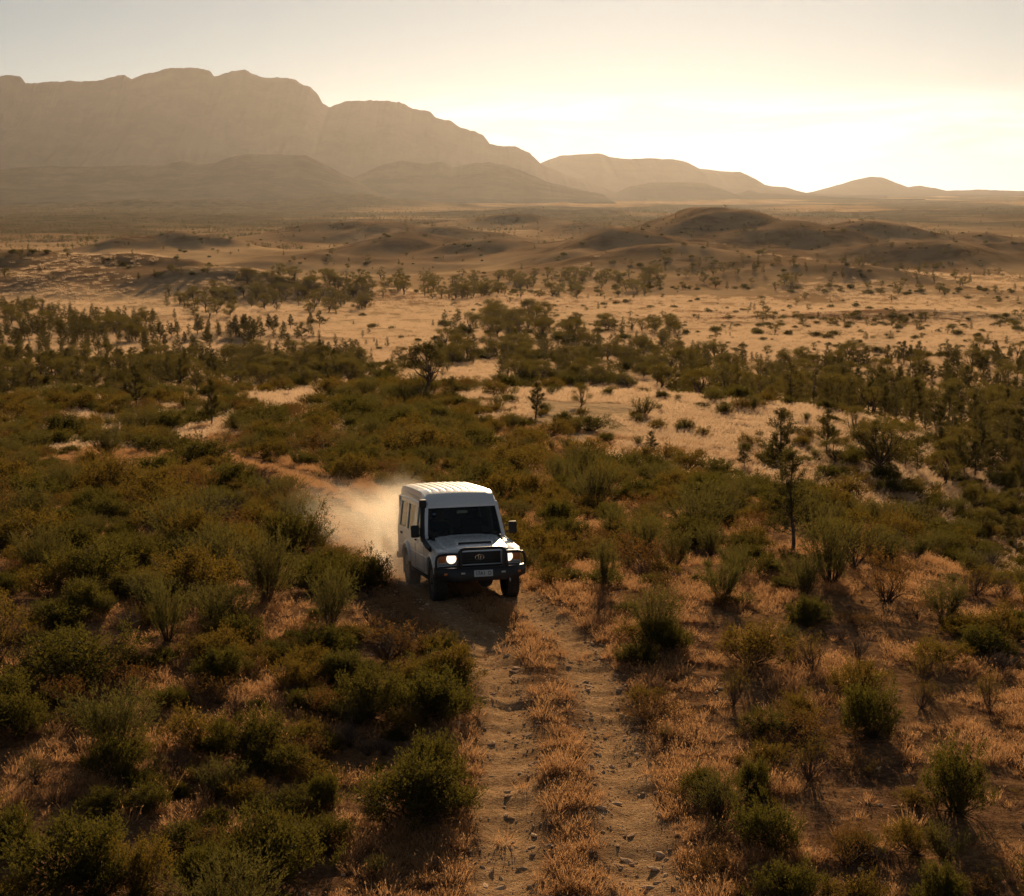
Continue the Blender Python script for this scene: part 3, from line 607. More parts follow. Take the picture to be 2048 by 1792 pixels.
# hand placed plants: kind, column of the middle, row of the base, height px, width px, variant, label
HP = [
 ('dense', 545, 1765, 175, 205, 0, 'biggest dark green shrub of the lower left clump, its top lit gold'),
 ('dense', 380, 1792, 120, 150, 1, None), ('olive', 270, 1800, 130, 150, 0, None), ('dense', 190, 1810, 110, 130, 2, None),
 ('dense', 225, 1570, 112, 115, 2, None), ('dense', 632, 1615, 78, 95, 1, None), ('olive', 392, 1500, 100, 130, 1, None), ('dense', 515, 1525, 112, 140, 3, None),
 ('dense', 425, 1372, 92, 130, 1, None), ('broom', 330, 1292, 135, 108, 0, 'feathery grey-green bush fanning upward from orange grass at left'), ('broom', 657, 1252, 125, 112, 1, None),
 ('dense', 723, 1182, 108, 110, 0, 'spiky green shrub at the foot of the dust beside the rear wheels'), ('broom', 530, 1205, 165, 140, 2, None), ('dense', 600, 1112, 120, 150, 2, None),
 ('olive', 378, 1115, 115, 112, 2, 'bright rounded olive shrub catching the sun left of the dust'), ('dense', 735, 1452, 112, 150, 3, None), ('dense', 858, 1450, 122, 170, 0, 'large dark green shrub leaning over the left rut, top glowing'),
 ('dense', 843, 1592, 150, 150, 1, 'dark rounded shrub at the rut edge, second of two below the vehicle'), ('olive', 897, 1368, 95, 105, 0, None), ('rust', 800, 1325, 100, 170, 0, None), ('dead', 770, 1330, 95, 130, 0, None),
 ('broom', 690, 1372, 66, 95, 1, None), ('dense', 40, 1475, 115, 130, 2, None), ('dense', 5, 1720, 120, 120, 1, None), ('dense', 130, 1320, 90, 120, 0, None), ('rust', 250, 1400, 85, 120, 1, None),
 ('dead', 470, 1460, 85, 110, 1, None), ('dead', 560, 1620, 80, 120, 0, None), ('dead', 700, 1500, 80, 120, 1, None), ('olive', 90, 1200, 90, 110, 1, None), ('dense', 260, 1150, 95, 120, 3, None),
 ('dense', 170, 1240, 90, 120, 1, None), ('olive', 480, 1130, 90, 110, 0, None), ('rust', 655, 1150, 80, 90, 1, None), ('dense', 475, 1290, 85, 110, 2, None), ('olive', 570, 1390, 80, 100, 2, None),
 ('rust', 640, 1440, 80, 110, 0, None), ('twiggy', 880, 1300, 60, 70, 0, None), ('dense', 330, 1420, 60, 80, 2, None),
 ('broom', 1312, 1295, 132, 115, 0, 'feathery bush right of the track with a dark clump at its foot'), ('dense', 1347, 1312, 62, 55, 3, None), ('broom', 1212, 1188, 118, 68, 1, None),
 ('broom', 1445, 1205, 92, 98, 2, None), ('broom', 1612, 1192, 92, 108, 0, None), ('dense', 1615, 1240, 68, 90, 1, None), ('broom', 1670, 1172, 155, 142, 1, 'tallest hazy grey-green bush on the right slope'), ('rust', 1780, 1205, 150, 130, 1, None),
 ('broom', 1893, 1240, 92, 104, 2, None), ('olive', 1992, 1288, 90, 100, 1, None), ('twiggy', 1505, 1292, 76, 62, 1, None), ('twiggy', 1630, 1348, 110, 100, 0, None), ('dead', 1720, 1318, 92, 90, 0, 'bare purple-brown bush on the pale stony patch at right'),
 ('twiggy', 1852, 1378, 110, 105, 1, None), ('dense', 1755, 1478, 140, 118, 2, None), ('olive', 1602, 1436, 70, 92, 0, None), ('twiggy', 1622, 1572, 132, 118, 1, None), ('dense', 1497, 1605, 98, 95, 1, None), ('dense', 1402, 1598, 65, 78, 0, None),
 ('dense', 1922, 1640, 165, 138, 3, 'big dark shrub near the right edge beside orange grass'), ('dense', 1555, 1712, 122, 142, 2, None), ('rust', 1700, 1752, 135, 118, 0, None), ('dense', 1720, 1720, 60, 90, 1, None), ('olive', 1842, 1728, 85, 112, 2, None),
 ('dense', 1580, 1815, 110, 140, 0, None), ('olive', 1710, 1830, 90, 120, 1, None), ('dense', 1900, 1835, 110, 120, 1, None), ('twiggy', 1985, 1430, 105, 78, 0, None), ('twiggy', 1470, 1415, 110, 80, 1, None), ('dense', 2040, 1275, 60, 50, 0, None),
 ('olive', 1040, 960, 82, 140, 0, 'large sunlit yellow-green bush behind the vehicle roof'), ('olive', 918, 925, 62, 80, 1, None), ('broom', 1192, 1015, 98, 125, 1, None), ('dense', 672, 952, 44, 68, 2, 'low rounded green shrub where the track bends'), ('dense', 305, 908, 42, 74, 3, 'neat dark round shrub on the orange clearing at left'),
 ('broom', 595, 932, 42, 42, 2, None), ('olive', 1100, 1125, 88, 100, 2, None), ('broom', 1290, 1120, 105, 95, 0, None), ('broom', 1230, 1080, 70, 80, 1, None), ('broom', 1350, 1140, 92, 80, 2, None), ('olive', 1010, 1000, 80, 100, 1, None),
 ('dense', 1400, 1010, 62, 90, 0, None), ('broom', 1425, 1110, 70, 80, 1, None), ('olive', 1500, 1095, 60, 80, 0, None), ('broom', 1480, 1160, 64, 70, 2, None), ('olive', 1700, 1010, 62, 100, 0, None), ('broom', 1830, 1080, 82, 100, 2, None), ('olive', 1930, 1110, 60, 90, 2, None),
 ('broom', 560, 1020, 75, 110, 1, None), ('dense', 460, 985, 75, 95, 0, None), ('olive', 500, 1060, 70, 80, 1, None), ('olive', 900, 1000, 60, 90, 2, None), ('olive', 820, 960, 50, 80, 0, None),
 ('pine', 1584, 1106, 190, 110, 0, 'slender young pine with a bare dark trunk above the right slope'), ('pine', 1562, 965, 138, 92, 2, 'dark pointed pine standing against the bright grassy spur'),
 ('pine', 1070, 838, 66, 46, 1, 'small upright pine on the crest right of the lone gum'), ('pine', 270, 826, 88, 60, 2, 'dark pine on the crest at far left'), ('pine', 425, 852, 88, 44, 1, 'slim dark pine above the left bend of the track'),
 ('pine', 906, 806, 50, 34, 2, None), ('gum', 1160, 815, 52, 42, 1, None), ('dark_gum', 850, 797, 120, 86, 0, 'lone gum tree with a forked dark trunk on the crest'),
 ('pine', 1300, 912, 48, 34, 0, None), ('pine', 1490, 935, 44, 34, 1, None), ('gum', 1665, 930, 56, 60, 2, None), 
 ('gum', 1712, 868, 60, 50, 1, None), ('gum', 1765, 880, 60, 56, 0, None), ('dense', 785, 786, 30, 55, 1, None), ('dense', 1435, 800, 32, 54, 0, 'lone rounded bush just beyond the bright grassy spur'),
]
def put_hp():
    for (k, cx, by, hp, wp, var, lab) in HP:
        p = place(cx, by)
        if p is None: continue
        x, y, z = p; d = y * math.cos(TH) + (CAM_H - z) * math.sin(TH)
        s = hp * d / F / math.cos(math.atan(tandep(by)) * .8); s /= (.95 if k in ('pine', 'gum', 'column', 'dark_gum') else 1.02)
        wd = wp * d / F; sx = wd / (WID[k] * s)
        y2 = y + (wd * .25 if k not in ('pine', 'gum', 'column', 'dark_gum') else 0); x2 = x
        z2 = gz1(x2, y2)
        grp = 'trees on the near slope and crest' if k in ('pine', 'gum', 'dark_gum') else 'shrubs on the near slope'
        add_plant(k, x2, y2, z2, s, rng.uniform(0, 6.28), sx, var, lab, grp)
        occupied.append((x2, y2, wd * .5))
put_hp()

# random scrub on the near slope; how thick it stands depends on the place
def cover(px, py, n):
    """chance of a shrub here, 0..1"""
    if px < 900: c = .70 if py > 930 else .80
    else: c = .42 if py > 1180 else .70
    if px > 1150 and py > 1150: c = .46
    for (a, b_, ra, rb) in CLEAR:
        e = ((px - a) / ra) ** 2 + ((py - b_) / rb) ** 2
        if e < 1: c *= .06 + .3 * e * e
    c *= min(1, max(0, .75 + 1.3 * n))
    return c
CLEAR = [(220, 925, 150, 45), (420, 880, 75, 22), (340, 1285, 110, 45), (580, 1235, 95, 40), (30, 1560, 120, 70), (330, 1470, 70, 60), (60, 1690, 100, 50), (690, 1660, 60, 60), (760, 1760, 90, 60),
         (600, 955, 85, 28), (720, 1040, 110, 90), (560, 790, 110, 30), (400, 800, 50, 12), (1430, 850, 450, 92), (1500, 1200, 60, 60), (1380, 1030, 50, 25), (1590, 1080, 50, 30),
         (1400, 1380, 90, 90), (1900, 1480, 120, 60), (700, 1600, 60, 40), (1750, 1340, 90, 50), (1100, 800, 200, 22), (160, 840, 60, 16), (1570, 945, 200, 16), (1850, 950, 180, 14)]
cands = []
NT = 19000
ys_ = 14 + (165 - 14) * rng.uniform(0, 1, NT) ** .62; us_ = rng.uniform(-.335, .335, NT); xs_ = us_ * (ys_ * 1.0 + 12)
zs_ = ground(xs_, ys_); tds_ = np.abs(near_track(xs_, ys_)); cn_ = fbm(xs_ / 6.5, ys_ / 6.5, 3, 77)
for i in range(NT):
    x, y, z = float(xs_[i]), float(ys_[i]), float(zs_[i]); px, py = px_of(x, y, z)
    if y < 18.0 and abs(x) < 9: pass
    if tds_[i] < (1.75 if y < 60 else 1.3): continue
    if rng.uniform() > cover(px, py, cn_[i]): continue
    t_ = rng.uniform()
    if px < 900 and py > 950: kinds = [('dense', .30), ('olive', .50), ('broom', .64), ('rust', .80), ('dead', .91), ('twiggy', 1)]
    elif py > 1150: kinds = [('dense', .24), ('olive', .40), ('broom', .64), ('rust', .74), ('dead', .85), ('twiggy', 1)]
    else: kinds = [('dense', .26), ('olive', .60), ('broom', .82), ('rust', .92), ('dead', .95), ('twiggy', 1)]
    k = next(a for a, b_ in kinds if t_ <= b_)
    s = float(np.clip(rng.lognormal(-.12 if px < 950 else -.3, .34), .38, 1.6)) * (.85 if py > 1150 and px > 1150 else 1.0)
    if y > 80: s *= 1.15
    sx = float(rng.uniform(.85, 1.3)); rad = s * sx * WID[k] * .5
    if tds_[i] < (.95 if y < 48 else .35) + rad: continue
    if not free(x, y, rad, .78 if px < 1000 else .86): continue
    # keep the view of the vehicle clear
    if 735 < px < 1075 and 1105 < py < 1330 and y < 36.5: continue
    if py > 1790 and 900 < px < 1420: continue
    occupied.append((x, y, rad)); d = y
    cands.append((s * F / d, k, x, y, z, s, sx, px, py))
# saltbush size infill between them is left to one object further down
cands.sort(key=lambda c: -c[0])
# things hidden behind the brow are left out of the individuals
def seen(x, y, z, s):
    n = 14; t = np.linspace(.25, .97, n); xx = x * t; yy = y * t; zz = CAM_H + (z + s - CAM_H) * t
    return bool((ground0(xx, yy) < zz).all())
n_ind = 0; rest = []
for (ps, k, x, y, z, s, sx, px, py) in cands:
    inside = -60 < px < 2110 and py - ps < 1815
    if n_ind < 300 - sum(1 for h in HP if h[0] not in ('pine', 'gum', 'dark_gum')) and inside and seen(x, y, z, s):
        add_plant(k, x, y, z, s, rng.uniform(0, 6.28), sx, group='shrubs on the near slope'); n_ind += 1
    else: rest.append((k, x, y, z, s, sx))
print('near shrubs', n_ind, 'rest', len(rest))

# ------------------------------------------------------------ scattered masses through geometry nodes
def scatter(name, label, protos, pts, rot, scl, idx, cat=None):
    """one object of kind stuff: protos are meshes, one picked at each point"""
    c = bpy.data.collections.new(name + '_sources')
    for i, ms in enumerate(protos):
        for me in (ms if isinstance(ms, (list, tuple)) else [ms]):
            o = bpy.data.objects.new('%s_source_%03d' % (name, i), me); c.objects.link(o)
    me = bpy.data.meshes.new(name); me.vertices.add(len(pts)); me.vertices.foreach_set('co', np.asarray(pts, np.float32).ravel())
    for an, typ, key, arr in (('rot', 'FLOAT_VECTOR', 'vector', rot), ('scl', 'FLOAT_VECTOR', 'vector', scl), ('idx', 'INT', 'value', idx)):
        at = me.attributes.new(an, typ, 'POINT'); at.data.foreach_set(key, np.ascontiguousarray(arr, dtype=np.int32 if typ == 'INT' else np.float32).ravel())
    ng = bpy.data.node_groups.new(name + '_nodes', 'GeometryNodeTree')
    ng.interface.new_socket('Geometry', in_out='INPUT', socket_type='NodeSocketGeometry'); ng.interface.new_socket('Geometry', in_out='OUTPUT', socket_type='NodeSocketGeometry')
    n = ng.nodes.new; gi = n('NodeGroupInput'); go = n('NodeGroupOutput'); iop = n('GeometryNodeInstanceOnPoints'); ci = n('GeometryNodeCollectionInfo')
    ci.inputs['Collection'].default_value = c; ci.inputs['Separate Children'].default_value = True; ci.inputs['Reset Children'].default_value = True
    def na_(nm, dt):
        x = n('GeometryNodeInputNamedAttribute'); x.data_type = dt; x.inputs[0].default_value = nm; return x.outputs[0]
    l = ng.links.new; l(gi.outputs[0], iop.inputs['Points']); l(ci.outputs[0], iop.inputs['Instance']); iop.inputs['Pick Instance'].default_value = True
    l(na_('idx', 'INT'), iop.inputs['Instance Index']); l(na_('rot', 'FLOAT_VECTOR'), iop.inputs['Rotation']); l(na_('scl', 'FLOAT_VECTOR'), iop.inputs['Scale']); l(iop.outputs[0], go.inputs[0])
    o = link(name, me); md = o.modifiers.new('scatter', 'NODES'); md.node_group = ng; tag(o, label, kind='stuff'); return o
def joined(cm, tm, name):
    """crown and stem in one mesh with two materials"""
    if cm is None: return tm
    bm = bpy.data.meshes.new(name); vs = []; fs = []; mi = []; tn = []; off = 0; lens = []
    for k, me in enumerate((cm, tm)):
        v = np.empty(len(me.vertices) * 3, np.float32); me.vertices.foreach_get('co', v); vs.append(v.reshape(-1, 3))
        li = np.empty(len(me.loops), np.int32); me.loops.foreach_get('vertex_index', li); fs.append(li + off); off += len(me.vertices)
        ct = 3 if k == 0 else 4; m_ = len(me.polygons); lens.append(np.full(m_, ct, np.int32)); mi.append(np.full(m_, k, np.int32))
        t = np.full(len(me.vertices), .4, np.float32)
        if k == 0: me.attributes['tone'].data.foreach_get('value', t)
        tn.append(t)
    V = np.concatenate(vs); Fl = np.concatenate(fs); ln = np.concatenate(lens); st = np.concatenate([[0], np.cumsum(ln)[:-1]]).astype(np.int32)
    bm.vertices.add(len(V)); bm.vertices.foreach_set('co', V.ravel()); bm.loops.add(len(Fl)); bm.loops.foreach_set('vertex_index', Fl.astype(np.int32))
    bm.polygons.add(len(ln)); bm.polygons.foreach_set('loop_start', st); bm.polygons.foreach_set('material_index', np.concatenate(mi))
    at = bm.attributes.new('tone', 'FLOAT', 'POINT'); at.data.foreach_set('value', np.concatenate(tn)); bm.update(calc_edges=True)
    bm.materials.append(cm.materials[0]); bm.materials.append(tm.materials[0]); return bm
ORDER = ['dense', 'olive', 'broom', 'rust', 'dead', 'twiggy']
PM = []; PI = {}
for k in ORDER:
    for i, (cm, tm) in enumerate(PROTO[k]): PI.setdefault(k, []).append(len(PM)); PM.append(joined(cm, tm, 'scrub_%s_%d' % (k, i)))
def pick(k): a = PI[k]; return a[int(rng.integers(len(a)))]
if rest:
    scatter('scrub_undergrowth', 'low mixed scrub filling the slope between the bigger shrubs', PM,
            [(x, y, z - .02) for (k, x, y, z, s, sx) in rest], [(0, 0, rng.uniform(0, 6.28)) for _ in rest],
            [(s * sx, s * sx, s) for (k, x, y, z, s, sx) in rest], [pick(r_[0]) for r_ in rest])
# small infill: saltbush and seedlings, in gaps and on the spur
n = 11500
yy = 15 + 150 * rng.uniform(0, 1, n) ** .75; xx = rng.uniform(-.34, .34, n) * (yy + 12); zz = ground(xx, yy); td = np.abs(near_track(xx, yy))
keep = (td > 1.25) & (fbm(xx / 4, yy / 4, 3, 91) > -.25); pxs = 1024 + F * xx / yy; keep &= (pxs < 930) | (rng.uniform(0, 1, n) < .55)
pyv = np.array([px_of(a, b_, c)[1] for a, b_, c in zip(xx, yy, zz)])
spur = (pxs > 980) & (pxs < 1860) & (pyv < 905); keep &= ~spur | (rng.uniform(0, 1, n) < .10)
for (a, b_, ra, rb) in CLEAR: keep &= ~((((pxs - a) / ra) ** 2 + ((pyv - b_) / rb) ** 2) < .8) | (rng.uniform(0, 1, n) < .12)
xx, yy, zz = xx[keep], yy[keep], zz[keep]; n = len(xx)
sc_ = np.clip(rng.lognormal(-1.15, .35, n), .14, .6); kk = rng.choice(ORDER, n, p=[.26, .24, .06, .22, .12, .10])
scatter('low_saltbush', 'ankle high saltbush and seedlings between the shrubs', PM, np.stack([xx, yy, zz - .01], 1), np.stack([xx * 0, xx * 0, rng.uniform(0, 6.28, n)], 1),
        np.stack([sc_ * rng.uniform(1, 1.5, n)] * 2 + [sc_], 1), [pick(k) for k in kk])

# ------------------------------------------------------------ dry grass
def tuft(seed, nb=34, h=.26, spread=.16, mat=None):
    g = np.random.default_rng(seed); L_ = Leaves(g); a = g.uniform(0, 6.28, nb); q = g.uniform(0, 1, nb) ** .7
    base = np.stack([np.cos(a) * q * spread * .6, np.sin(a) * q * spread * .6, np.zeros(nb)], 1)
    d = unit(np.stack([np.cos(a) * q * .9 + g.normal(size=nb) * .25, np.sin(a) * q * .9 + g.normal(size=nb) * .25, np.ones(nb)], 1))
    ln = g.uniform(.5, 1, nb) * h; L_.add(base - d * ln[:, None] * .2, d, ln, .010, g.uniform(0, 1, nb))
    L_.add(base[:nb // 2] + d[:nb // 2] * ln[:nb // 2, None] * .7, d[:nb // 2] + g.normal(size=(nb // 2, 3)) * .5, .05, .014, g.uniform(.3, 1, nb // 2))
    return L_.mesh('tuft_%d' % seed, mat or M_GRASS)
TU = [tuft(100 + i, 34, h) for i, h in enumerate((.20, .26, .14, .18, .30))]
n = 165000
yy = 13 + 102 * rng.uniform(0, 1, n) ** .85; xx = rng.uniform(-.335, .335, n) * (yy + 12); td = near_track(xx, yy); ad_ = np.abs(td)
gn = fbm(xx / 1.8, yy / 1.8, 4, 61) + .6 * fbm(xx / .55, yy / .55, 2, 62)
pr = .04 + .96 * sstep(-.08, .30, gn + .25 * fbm(xx / 7, yy / 7, 2, 161)); rutm = np.exp(-((ad_ - .78) / .52) ** 6); crown_ = np.exp(-(ad_ / .30) ** 4); edge = np.exp(-((ad_ - 1.65) / .45) ** 2)
pr = np.clip(pr + .75 * crown_ * sstep(-.5, 0, gn) + .55 * edge, 0, 1) * (1 - rutm * .985) * np.where((xx < -2.2) & (yy < 60), .55 + .45 * sstep(-.1, .4, fbm(xx / 5, yy / 5, 2, 160)), 1.0)
keep = rng.uniform(0, 1, n) < pr; xx, yy = xx[keep], yy[keep]; zz = ground(xx, yy, td[keep]); n = len(xx)
sc_ = rng.uniform(.45, 1.2, n) * np.where(yy > 60, 1.25, 1.0)
scatter('dry_grass', 'tufts of dry orange grass over the slope and along the middle of the track', TU, np.stack([xx, yy, zz], 1), np.stack([rng.normal(0, .12, n), rng.normal(0, .12, n), rng.uniform(0, 6.28, n)], 1),
        np.stack([sc_] * 3, 1), rng.integers(0, len(TU), n))
print('grass tufts', n)
# pale grass on the spur and the flats beyond
TP = [tuft(150 + i, 30, h, .2, M_PALE) for i, h in enumerate((.24, .30, .2))]
n = 110000
yy = 90 * np.exp(rng.uniform(0, 1, n) * math.log(13)); xx = rng.uniform(-.34, .34, n) * yy; zz = ground(xx, yy)
keep = fbm(xx / 9, yy / 14, 3, 64) > -.35; keep &= (fbm(xx / 70, yy / 110, 4, 65) * .9 + rng.normal(0, .12, n)) > -.75 + 1.15 * sstep(480, 1050, yy); xx, yy, zz = xx[keep], yy[keep], zz[keep]; n = len(xx); sc_ = rng.uniform(.8, 1.5, n) * (1 + np.minimum(yy, 1200) / 220)
scatter('pale_grass', 'pale dry grass covering the spur and valley flats', TP, np.stack([xx, yy, zz - .02], 1), np.stack([xx * 0, xx * 0, rng.uniform(0, 6.28, n)], 1), np.stack([sc_ * 1.7, sc_ * 1.7, sc_], 1), rng.integers(0, len(TP), n))

# ------------------------------------------------------------ stones
M_STONE = simple('pale_stone', (.60, .40, .24), .95, spec=.05, nscale=18, namp=.3, bump=.4)
M_STONE2 = simple('dark_stone', (.38, .23, .13), .95, spec=.05, nscale=18, namp=.3, bump=.4)
def stone(seed, mat):
    g = np.random.default_rng(seed); bmh = bpy.data.meshes.new('stone')
    import bmesh
    bm = bmesh.new(); bmesh.ops.create_icosphere(bm, subdivisions=1, radius=.5)
    s = np.array([g.uniform(.8, 1.3), g.uniform(.6, 1), g.uniform(.4, .65)])
    for v in bm.verts:
        k = 1 + g.normal() * .14; v.co = Vector((v.co.x * s[0] * k, v.co.y * s[1] * k, v.co.z * s[2] * k))
    bm.to_mesh(bmh); bm.free(); bmh.materials.append(mat); return bmh
ST = [stone(200 + i, M_STONE if i % 3 else M_STONE2) for i in range(6)]
n = 50000
yy = 15 + 60 * rng.uniform(0, 1, n) ** 1.2; m_ = rng.uniform(0, 1, n) < .72
cxy = np.interp(yy, TRK[:, 1], TRK[:, 0]); xx = np.where(m_, cxy + rng.normal(0, 1.15, n), rng.uniform(-.33, .33, n) * (yy + 12))
td = near_track(xx, yy); ad_ = np.abs(td); pr = np.where(ad_ < .45, .35, np.where(np.abs(ad_ - .78) < .22, .28, 1.0)); keep = rng.uniform(0, 1, n) < pr * sstep(-.5, .2, fbm(xx / .8, yy / .8, 3, 66))
xx, yy, td = xx[keep], yy[keep], td[keep]; zz = ground(xx, yy, td); n = len(xx); sc_ = np.clip(rng.lognormal(-3.6, .5, n), .012, .10)
scatter('gravel', 'loose gravel and small stones strewn over the wheel ruts', ST, np.stack([xx, yy, zz], 1), rng.normal(0, .25, (n, 3)) + np.stack([xx * 0, xx * 0, rng.uniform(0, 6.28, n)], 1), np.stack([sc_] * 3, 1), rng.integers(0, 6, n))
for j in range(70):
    py = rng.uniform(1240, 1785); c = np.interp(0, [0], [0]); side = rng.choice([-1, 1]); p = place(1124, py)
    y = p[1]; x = float(np.interp(y, TRK[:, 1], TRK[:, 0])) + side * rng.uniform(.35, 1.5); z = gz1(x, y); s = float(rng.uniform(.06, .14)); mi_ = int(rng.integers(6))
    o = link('stone', ST[mi_], None, (x, y, z + s * .05)); o.scale = (s * 1.3, s, s * .8); o.rotation_euler = (rng.normal(0, .15), rng.normal(0, .15), rng.uniform(0, 6.28))
    qx, qy = px_of(x, y, z); rt = 'left rut' if side < 0 else 'right rut'; base_l = '%s %s stone by the %s, ' % ('big' if s > .10 else 'small', 'pale' if mi_ % 3 else 'dark', rt)
    tg = '%s car-heights below the vehicle' % q4((qy - CAR_C[1]) / CAR_S[1]); lab = base_l + tg
    for wd in ('flat ', 'angular ', 'rounded ', 'half-buried ', 'tilted ', 'blocky '):
        if lab not in USED: break
        lab = wd + base_l + tg
    USED[lab] = 1; tag(o, lab, 'stone', 'stones along the wheel ruts')

# ------------------------------------------------------------ valley trees
REG = [  # column range, base row at each end (near and far rows), number, kinds, height m
 ((-60, 310), (655, 690), (615, 640), 190, ('column', 'gum', 'column'), (3.0, 6.5)),
 ((-60, 640), (702, 690), (668, 652), 200, ('column', 'pine'), (2.4, 5.5)),
 ((-60, 720), (800, 770), (702, 712), 520, ('column', 'column', 'pine', 'gum', 'dense'), (2.0, 5.2)),
 ((620, 900), (765, 760), (716, 712), 70, ('column', 'gum', 'dense'), (1.6, 4.0)),
 ((880, 1360), (730, 720), (640, 655), 230, ('gum', 'column', 'column', 'dense'), (2.4, 5.5)),
 ((930, 1150), (680, 690), (630, 640), 30, ('gum',), (5, 7.5)),
 ((330, 740), (645, 625), (590, 582), 110, ('gum', 'gum', 'column'), (3, 7.5)),
 ((480, 1320), (610, 592), (550, 550), 190, ('gum',), (3.2, 8)),
 ((1320, 2100), (585, 600), (530, 530), 60, ('gum', 'column'), (3, 6)),
 ((1000, 1400), (770, 780), (715, 720), 150, ('gum', 'column', 'dense'), (1.8, 4.6)),
 ((1350, 1700), (810, 835), (722, 728), 190, ('gum', 'column', 'column'), (2.2, 5.5)),
 ((1640, 2120), (940, 980), (715, 712), 480, ('column', 'gum', 'column', 'pine'), (2.2, 5.5)),
 ((1860, 2120), (1130, 1130), (940, 940), 80, ('pine', 'gum', 'dense'), (1.4, 3.0)),
 ((880, 2100), (725, 725), (588, 588), 260, ('column', 'gum', 'dense', 'dense'), (1.0, 3.6)),
 ((0, 2100), (560, 560), (430, 430), 240, ('gum', 'dense', 'column'), (2.2, 5)),
 ((1250, 1950), (560, 560), (430, 440), 200, ('dense', 'gum'), (1.6, 3.6)),
 ((700, 2100), (590, 592), (578, 580), 110, ('dense', 'gum', 'dense'), (1.8, 4)),
 ((1300, 2100), (660, 655), (640, 636), 60, ('dense', 'gum'), (1.5, 3.6)),
 ((900, 2100), (720, 720), (590, 590), 260, ('dense',), (.8, 2.0)),
 ((620, 900), (715, 715), (632, 632), 26, ('dense', 'column'), (1.3, 3.2)),
 ((300, 1000), (560, 580), (470, 480), 60, ('dense', 'gum'), (1.5, 4)),
]
tv = []
for (xr, nr_, fr_, cnt, kinds, hr) in REG:
    for _ in range(cnt):
        px = rng.uniform(*xr); a = (px - xr[0]) / (xr[1] - xr[0]); lo = nr_[0] * (1 - a) + nr_[1] * a; hi = fr_[0] * (1 - a) + fr_[1] * a; py = rng.uniform(hi, lo)
        p = hit(px, py, 172.0 if py < 905 and not (px > 1850 and py > 850) else 60.0)
        if p is None: continue
        x, y, z = p; k = kinds[int(rng.integers(len(kinds)))]; s = float(rng.uniform(*hr)) * (.85 if k == 'column' else 1)
        if k == 'dense': s *= .6
        z = gz1(x, y); px2, py2 = px_of(x, y, z)
        if not free(x, y, s * .18, .8): continue
        occupied.append((x, y, s * .18)); tv.append((s * F / y, k, x, y, z, s, px2, py2))
# one wide gully of trees on the flats behind the left band
tv.sort(key=lambda c: -c[0]); n_t = 0; rest = []; n_hp_tree = sum(1 for h in HP if h[0] in ('pine', 'gum', 'dark_gum'))
for (ps, k, x, y, z, s, px, py) in tv:
    if k != 'dense' and n_t < 300 - n_hp_tree and -20 < px < 2068 and seen(x, y, z, s * .75):
        add_plant(k, x, y, z, s, rng.uniform(0, 6.28), float(rng.uniform(.9, 1.3)), group='trees in the valley'); n_t += 1
    else: rest.append((k, x, y, z, s, 1.15))
# far scrub, too small to tell apart
n = 16000
lg = rng.uniform(math.log(1500), math.log(5600), n); yy = np.exp(lg); xx = rng.uniform(-.32, .32, n) * yy
m_ = fbm(xx / (yy * .08 + 60), yy / (yy * .16 + 90), 3, 99) + np.where((yy > 2000), .35, 0) + np.where((xx / yy < -.15) & (yy > 1500), .25, 0)
keep = m_ > .22; keep |= (rng.uniform(0, 1, n) < .06); keep &= ((yy > 2000) | (rng.uniform(0, 1, n) < .25)); xx, yy = xx[keep], yy[keep]; zz = ground(xx, yy)
LOW = [gum_tree(301, 6, 60, .42, .085), gum_tree(302, 7, 60, .36, .085), pine_tree(303, 26, .25, .1, .08, 5)]
PT = []; PTI = {}
for k in ('column', 'gum', 'pine', 'dense'):
    for i, (cm, tm) in enumerate(PROTO[k]): PTI.setdefault(k, []).append(len(PT)); PT.append(joined(cm, tm, 'wood_%s_%d' % (k, i)))
ptsr = [(x, y, z) for (k, x, y, z, s, sx) in rest]; sclr = [(s * sx, s * sx, s) for (k, x, y, z, s, sx) in rest]; idr = [int(rng.choice(PTI[k])) for (k, *_) in rest]
scatter('valley_scrub', 'smaller trees and bushes scattered over the valley and the downs', PT, ptsr, [(0, 0, rng.uniform(0, 6.28)) for _ in rest], sclr, idr)
PL = [joined(c, t, 'far_wood_%d' % i) for i, (c, t) in enumerate(LOW)]; n = len(xx); sc_ = rng.uniform(2.5, 5.5, n)
scatter('distant_scrub', 'distant scrub dotting the plain out to the foothills', PL, np.stack([xx, yy, zz], 1), np.stack([xx * 0, xx * 0, rng.uniform(0, 6.28, n)], 1), np.stack([sc_ * 1.3, sc_ * 1.3, sc_], 1), rng.integers(0, 3, n))
print('valley trees', n_t, 'rest', len(ptsr), 'distant', n)
